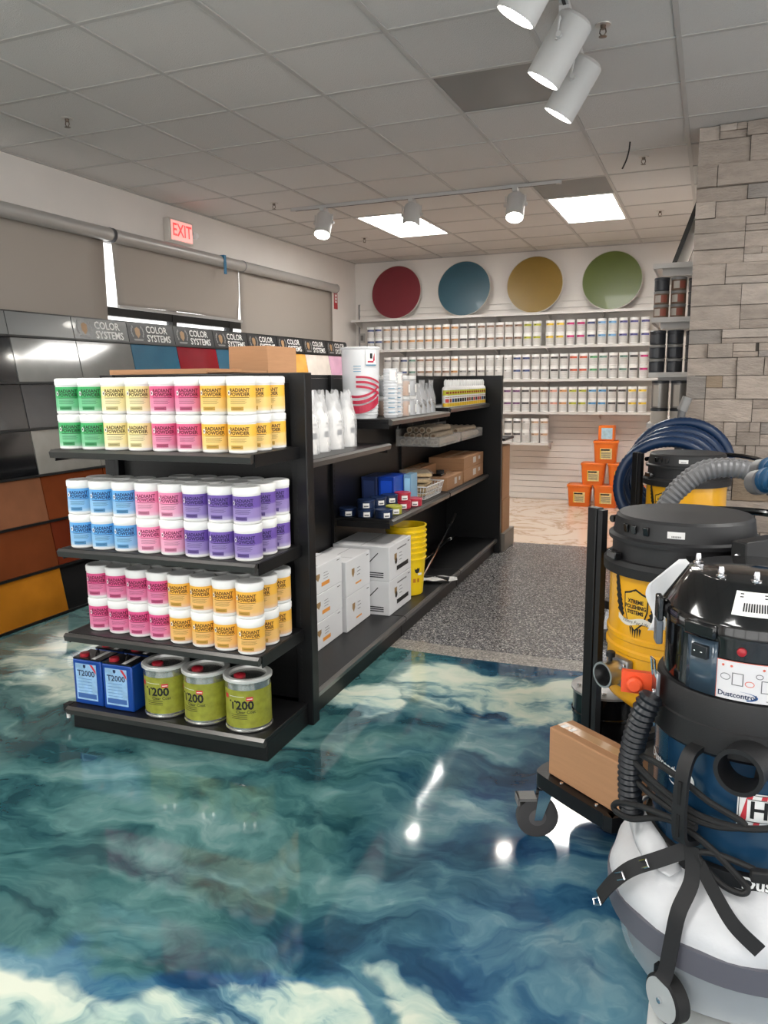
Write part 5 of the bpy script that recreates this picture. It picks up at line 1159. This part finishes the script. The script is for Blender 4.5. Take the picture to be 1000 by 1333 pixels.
m = MB(); iw2 = (R+.0042, D(3))
add_text(m, 'Dustcontrol', .0165, wrap=iw2, off=(-.030, .8020), bold=.02)
m.mat(1)
for a in range(9):      # swoosh right of the name
    t0, t1 = -1.2+.32*a, -1.2+.32*(a+1); f_ = lambda t_, r_: (-.020+.034*r_*math.cos(t_), .8020+.0105*r_*math.sin(t_))
    flatpoly(m, [f_(t0, 1), f_(t1, 1), f_(t1, .72+.03*a), f_(t0, .72+.03*a)][::-1], iw2)
m.mat(2)
def ring_(cx, cz, rx, rz, w_=.0016, n=14, mb=m):
    for i in range(n):
        t0, t1 = 2*PI*i/n, 2*PI*(i+1)/n; flatpoly(mb, [(cx+rx*math.cos(t0), cz+rz*math.sin(t0)), (cx+rx*math.cos(t1), cz+rz*math.sin(t1)), (cx+(rx-w_)*math.cos(t1), cz+(rz-w_)*math.sin(t1)), (cx+(rx-w_)*math.cos(t0), cz+(rz-w_)*math.sin(t0))][::-1], iw2)
for x, z0, z1 in ((-.030, .8250, .8520), (.030, .8150, .8420), (.062, .8150, .8420)):
    patch(m, x-.012, x-.010, z0, z1, iw2, n=1); patch(m, x+.010, x+.012, z0, z1, iw2, n=1); patch(m, x-.012, x+.012, z1, z1+.0018, iw2, n=2); patch(m, x-.012, x+.012, z0, z0+.0018, iw2, n=2)
ring_(-.056, .8420, .011, .008); ring_(.014, .8520, .008, .006)
m.mat(3); patch(m, -.075, .085, .8785, .8800, iw2, n=8); patch(m, -.076, -.0745, .7900, .8800, iw2, n=1)
for x in (-.062, -.044, .022): flatpoly(m, [(x+.003*math.cos(2*PI*i/8), .8680+.003*math.sin(2*PI*i/8)) for i in range(8)], iw2)
ring_(-.005, .8320, .010, .007); m.mat(2); patch(m, .030, .08, .7965, .7980, iw2, n=4); patch(m, .042, .08, .8010, .8025, iw2, n=4)
m.build('print', [mat('dust_navy_ink', (24,44,80), .5), mat('swoosh_blue', (30,80,140), .5), grey_ink, mat('coral_ink', (220,110,90), .5)], il)
# side clips
for z0, c_ in ((.945, BLKG), (.885, mat('clip_grey', (96,104,114), .3))):
    az = D(78); p = pd(az, R+.016, z0); MB().box(-.022, .022, -.010, .006, -.03, .03, T(*p) @ RZ(-az)).build('side_clip', c_, bv, bevel=.004)
az = D(66); p = pd(az, R+.030, .775); lt = MB().box(-.016, .016, -.006, .004, -.045, .02, T(*p) @ RZ(-az)).build('toggle_latch', STEEL, bv, bevel=.002)
MB().tube([T(*p) @ RZ(-az) @ Vector(q) for q in ((-.011, -.006, .01), (-.011, -.012, .055), (.011, -.012, .055), (.011, -.006, .01))], .003, 6).build('latch_wire', CHROME, lt)
MB().lathe([(0, 0), (.007, 0), (.006, .004), (0, .005)], 10, T(*p) @ RZ(-az) @ T(0, -.0065, -.03) @ Matrix.Rotation(PI/2, 4, 'X')).build('rivet', CHROME, lt)
# skirt, inlet, tank
MB().lathe([(R-.004, .788), (R+.010, .786), (R+.013, .780), (R+.017, .72), (R+.021, .717), (R+.025, .66), (R+.016, .65), (0, .65)][::-1], 48, caps=False).build('skirt', BLKM, bv)
az = D(-2); Mi = T(*pd(az, R-.02, .660)) @ RZ(-az) @ RZ(D(-22)) @ Matrix.Rotation(D(90), 4, 'X')
ip = MB().lathe([(.052, -.02), (.050, .10), (.053, .102), (.053, .112), (.043, .112), (.041, .03)], 32, Mi, caps=False).build('inlet_pipe', BLKM, bv)
MB().lathe([(0, .031), (.042, .031)], 24, Mi, caps=False).build('inlet_bore', MATS['vent_black'], ip)
tk = MB().lathe([(R+.014, .6495), (R+.012, .60), (R+.010, .36), (0, .36)][::-1], 48, caps=False).build('tank', navy_v, bv)
TR = R+.0125
m = MB(); wr_ = (TR+.001, D(44)); ov = [(.045*math.cos(2*PI*i/24), .563+.030*math.sin(2*PI*i/24)) for i in range(24)]
flatpoly(m, ov, wr_); m.mat(1); flatpoly(m, [(-.012+.040*math.cos(2*PI*i/24), .567+.027*math.sin(2*PI*i/24)) for i in range(24)], wr_, y=-.0008)
m.mat(0); add_text(m, 'Dustcontrol', .030, wrap=(TR+.0025, D(44)), off=(-.055, .570), bold=.03)
m.build('emblem', [WINK, navy_v], tk)
m = MB(); ZS = .048; wr_ = (TR+.001, D(-5)); patch(m, -.044, .048, .455+ZS, .535+ZS, wr_, n=6, y=-.001)
m.mat(1)
for k in range(3):
    for dx in (0,):
        x = -.038+.030*k; flatpoly(m, [(x-.002, .459+ZS), (x+.010, .459+ZS), (x+.026, .531+ZS), (x+.014, .531+ZS)][::1], wr_, y=-.0018)
m.mat(0); patch(m, -.024, .026, .468+ZS, .522+ZS, wr_, n=4, y=-.0026)
m.mat(2); add_text(m, 'H', .058, wrap=(TR+.0045, D(-5)), off=(.001, .495+ZS), bold=.02)
for x0, x1, z0, z1 in ((-.042, .046, .5315, .533), (-.042, .046, .457, .4585), (-.042, -.0405, .457, .533), (.0445, .046, .457, .533), (-.024, .026, .5205, .522), (-.024, .026, .468, .4695)): patch(m, x0, x1, z0+ZS, z1+ZS, (TR+.0048, D(-5)), n=2)
m.build('warning_sign', [WINK, mat('stripe_red', (206,60,70), .4), INK], tk)
# cord hook and power cord
az = D(30); Mh = T(*pd(az, R+.018, 0)) @ RZ(-az)
hk = MB(); pts = [(0, .0, .665), (0, -.038, .655), (0, -.060, .61), (0, -.066, .53), (0, -.058, .455), (0, -.02, .435), (0, .0, .43)]
hv = []; hs = spline(pts, 5)
for i, q in enumerate(hs):
    d = (hs[min(i+1, len(hs)-1)]-hs[max(i-1, 0)]).normalized(); nn = Vector((0, d.z, -d.y))
    for sx_, so in ((-.016, -.006), (.016, -.006), (.016, .006), (-.016, .006)): hv.append(Mh @ (q+Vector((sx_, 0, 0))+nn*so))
hk._add(hv, [(i*4+k, i*4+(k+1) % 4, i*4+4+(k+1) % 4, i*4+4+k) for i in range(len(hs)-1) for k in range(4)]+[(3, 2, 1, 0), tuple(len(hv)-4+k for k in range(4))])
hko = hk.build('cord_hook', BLKM, bv)
for za, zb_ in ((.545, .60), (.465, .52)): MB().box(-.004, .004, -.0735, -.06, za, zb_, Mh).build('hook_slot', MATS['vent_black'], hko)
cord = thing('power_cord', 'black power cord looped around the hook of the blue extractor', 'cord', BV, 0)
RR = R+.026
def cz(azd, z, out=0): return pd(D(azd), RR+out, z)
MB().tube(spline([cz(-40, .60, .03), cz(-20, .545, .03), cz(0, .515, .02), cz(20, .508, .012), cz(35, .515, .012), cz(52, .54, .03), cz(66, .57, .06), cz(74, .55, .07), cz(64, .525, .03), cz(45, .505, .012), cz(30, .495, .012), cz(14, .50, .015), cz(2, .52, .015), cz(20, .55, .012), cz(36, .575, .012), cz(55, .59, .03), cz(68, .575, .05), cz(72, .53, .06), cz(60, .50, .03), cz(40, .487, .012), cz(26, .482, .012)], 8), .0078, 8).build('cable', RUB, cord)
MB().tube(spline([cz(26, .474, .012), cz(44, .47, .02), cz(58, .465, .05), cz(70, .44, .08), cz(72, .415, .085), cz(62, .42, .06), cz(48, .455, .02), cz(34, .462, .012), cz(18, .44, .012), cz(6, .405, .02), cz(-1, .375, .025), cz(2, .362, .03), cz(12, .375, .03), cz(24, .415, .02), cz(16, .43, .014), cz(4, .425, .012), cz(-4, .42, .02)], 8), .0078, 8).build('cable_loop', RUB, cord)
Mp = T(*cz(-8, .412, .028)) @ RZ(D(8)); MB().box(-.028, .028, -.012, .012, -.014, .014, Mp).build('plug', RUB, cord, bevel=.005)
MB().box(.028, .046, -.004, -.001, .003, .009, Mp).build('plug_pin', CHROME, cord); MB().box(.028, .046, -.004, -.001, -.010, -.004, Mp).build('plug_pin', CHROME, cord)
# black suction hose on the left flank
hp = [cz(60, .745, .025), cz(62, .70, .04), cz(66, .62, .052), cz(69, .54, .055), cz(70, .46, .05), cz(72, .40, .04)]
MB().tube(spline(hp, 10), .025, 16, rib=.0055, pitch=.016).build('suction_hose', blk_h, bv)
# orange wing clamp behind the latch
oc = MB(); Mo = T(*cz(78, .745, .03))
oc.lathe([(0, 0), (.020, 0), (.020, .016), (.014, .022), (0, .022)], 14, Mo @ T(-.012, -.008, .0) @ Matrix.Rotation(PI/2, 4, 'X'))
oc.box(-.045, .03, -.008, .010, -.026, .030, Mo); oc.build('wing_clamp', mat('clamp_orange', (232,84,40), .4), bv)
# base: wrapped bag, grey ring, clear lower wrap, trolley, wheel, straps
MB().lathe([(TR-.002, .355), (TR+.012, .352), (TR+.012, .385), (TR-.002, .388)], 40, caps=False).build('clamp_band', BLKM, bv)
for a_, o_ in ((-18, .02), (62, 0)): m = MB(); add_text(m, 'Dustcontrol', .040, wrap=(TR+.0135, D(a_)), off=(o_, .369), bold=.03); m.build('band_lettering', WINK, bv)
def bagr(a, v):
    z = .352-.135*v; bul = .222+.092*math.sin(min(1, v*1.05)*PI*.55); bul += .010*math.sin(5*a+1)*(1-v)+.005*math.sin(13*a+4*v)*(1-v*.5)
    return Vector((bul*math.cos(a), bul*math.sin(a), z+.012*math.sin(7*a)*(1-v)*(1-v)))
mb = MB(); mb.sheet(lambda u, v: bagr(2*PI*u, v), 72, 10); mb.build('dust_bag', poly, bv)
def shoulder(u, v):      # bunched plastic rising on the left
    a = D(150+85*u); z = .345+.075*v*math.sin(PI*u); r = .235+.04*(1-v)+.008*math.sin(9*u+3*v); return Vector((r*math.cos(a), r*math.sin(a), z))
MB().sheet(shoulder, 18, 6).build('bag_bunch', poly, bv, solid=.002)
MB().lathe([(.304, .158), (.318, .160), (.320, .222), (.304, .226)], 64, caps=False).build('ring_collar', mat('collar_grey', (92,92,100), .45), bv)
MB().sheet(lambda u, v: Vector(((.304-.035*v+.006*math.sin(40*u)*v)*math.cos(2*PI*u), (.304-.035*v+.006*math.sin(40*u)*v)*math.sin(2*PI*u), .158-.125*v)), 72, 5).build('lower_wrap', poly2, bv)
MB().lathe([(0, .062), (.27, .062), (.275, .085), (0, .09)], 40).build('base_plate', BLK, bv)
for k, a in enumerate((60, 180, 300)): caster(bv, .20*math.cos(D(a)), .20*math.sin(D(a)), .0615, D(a), False, .022)
wz = .078; Mw = T(*pd(D(27), .325, wz)) @ RZ(-D(46)) @ Matrix.Rotation(PI/2, 4, 'X')
wl_ = MB().lathe([(.0, -.02), (.050, -.02), (.056, -.016), (.056, .016), (.050, .02), (0, .02)], 36, Mw).build('side_wheel', RUB, bv)
MB().lathe([(.049, .0202), (.049, .0215), (0, .022)], 36, Mw).build('wheel_disc', mat('disc_grey', (168,172,172), .4), wl_); MB().lathe([(0, .022), (.008, .022), (.007, .028), (0, .030)], 10, Mw).build('wheel_bolt', CHROME, wl_)
MB().box(-.02, .02, -.01, .008, .10, .135, T(*pd(D(31), .31, 0)) @ RZ(-D(31))).build('wheel_bracket', BLK, bv)
def strap(pts, w, name='strap'):
    pts = spline(pts, 8); mb = MB(); vs = []
    for i, p in enumerate(pts):
        d = (pts[min(i+1, len(pts)-1)]-pts[max(i-1, 0)]).normalized(); out = Vector((p.x, p.y, 0)).normalized(); s_ = d.cross(out).normalized()
        vs += [p+s_*w, p-s_*w, p-s_*w+out*.003, p+s_*w+out*.003]
    n = len(pts); mb._add(vs, [(i*4+k, i*4+(k+1) % 4, i*4+4+(k+1) % 4, i*4+4+k) for i in range(n-1) for k in range(4)]+[(3, 2, 1, 0), tuple(4*(n-1)+k for k in range(4))])
    return mb.build(name, mat('webbing', (24,24,26), .7), bv)
strap([pd(D(27), .250, .43), pd(D(24), .27, .36), pd(D(25), .318, .30), pd(D(26), .332, .22), pd(D(27), .340, .15), pd(D(28), .348, .13)], .018)
s1 = strap([pd(D(30), .250, .415), pd(D(40), .285, .378), pd(D(49), .325, .335), pd(D(55), .352, .28), pd(D(59), .372, .225)], .018)
for az_, r_, z_ in ((45, .312, .357), (52, .346, .308), (59.5, .378, .213)):
    M = T(*pd(D(az_), r_, z_)) @ RZ(-D(az_)) @ Matrix.Rotation(D(-38), 4, 'Y')
    MB().tube([M @ Vector(q) for q in ((-.021, 0, -.008), (.021, 0, -.008), (.021, 0, .008), (-.021, 0, .008), (-.021, 0, -.008))], .0026, 6).build('buckle', CHROME, s1)
strap([pd(D(22), .255, .40), pd(D(13), .285, .365), pd(D(4), .330, .330), pd(D(-5), .350, .295)], .017)
ls = MB(); ls.sheet(lambda u, v: Vector((-.06+.42*u, 1.66+.22*v+.05*u, .004+.006*math.sin(9*u+4*v)**2)), 14, 8)
lso = ls.build('floor_wrap', mat('film_flat', (214,218,218), .3, alpha=.9), None, solid=.0015); tag(lso, 'loose white plastic wrap lying on the floor under the blue extractor', 'plastic wrap')
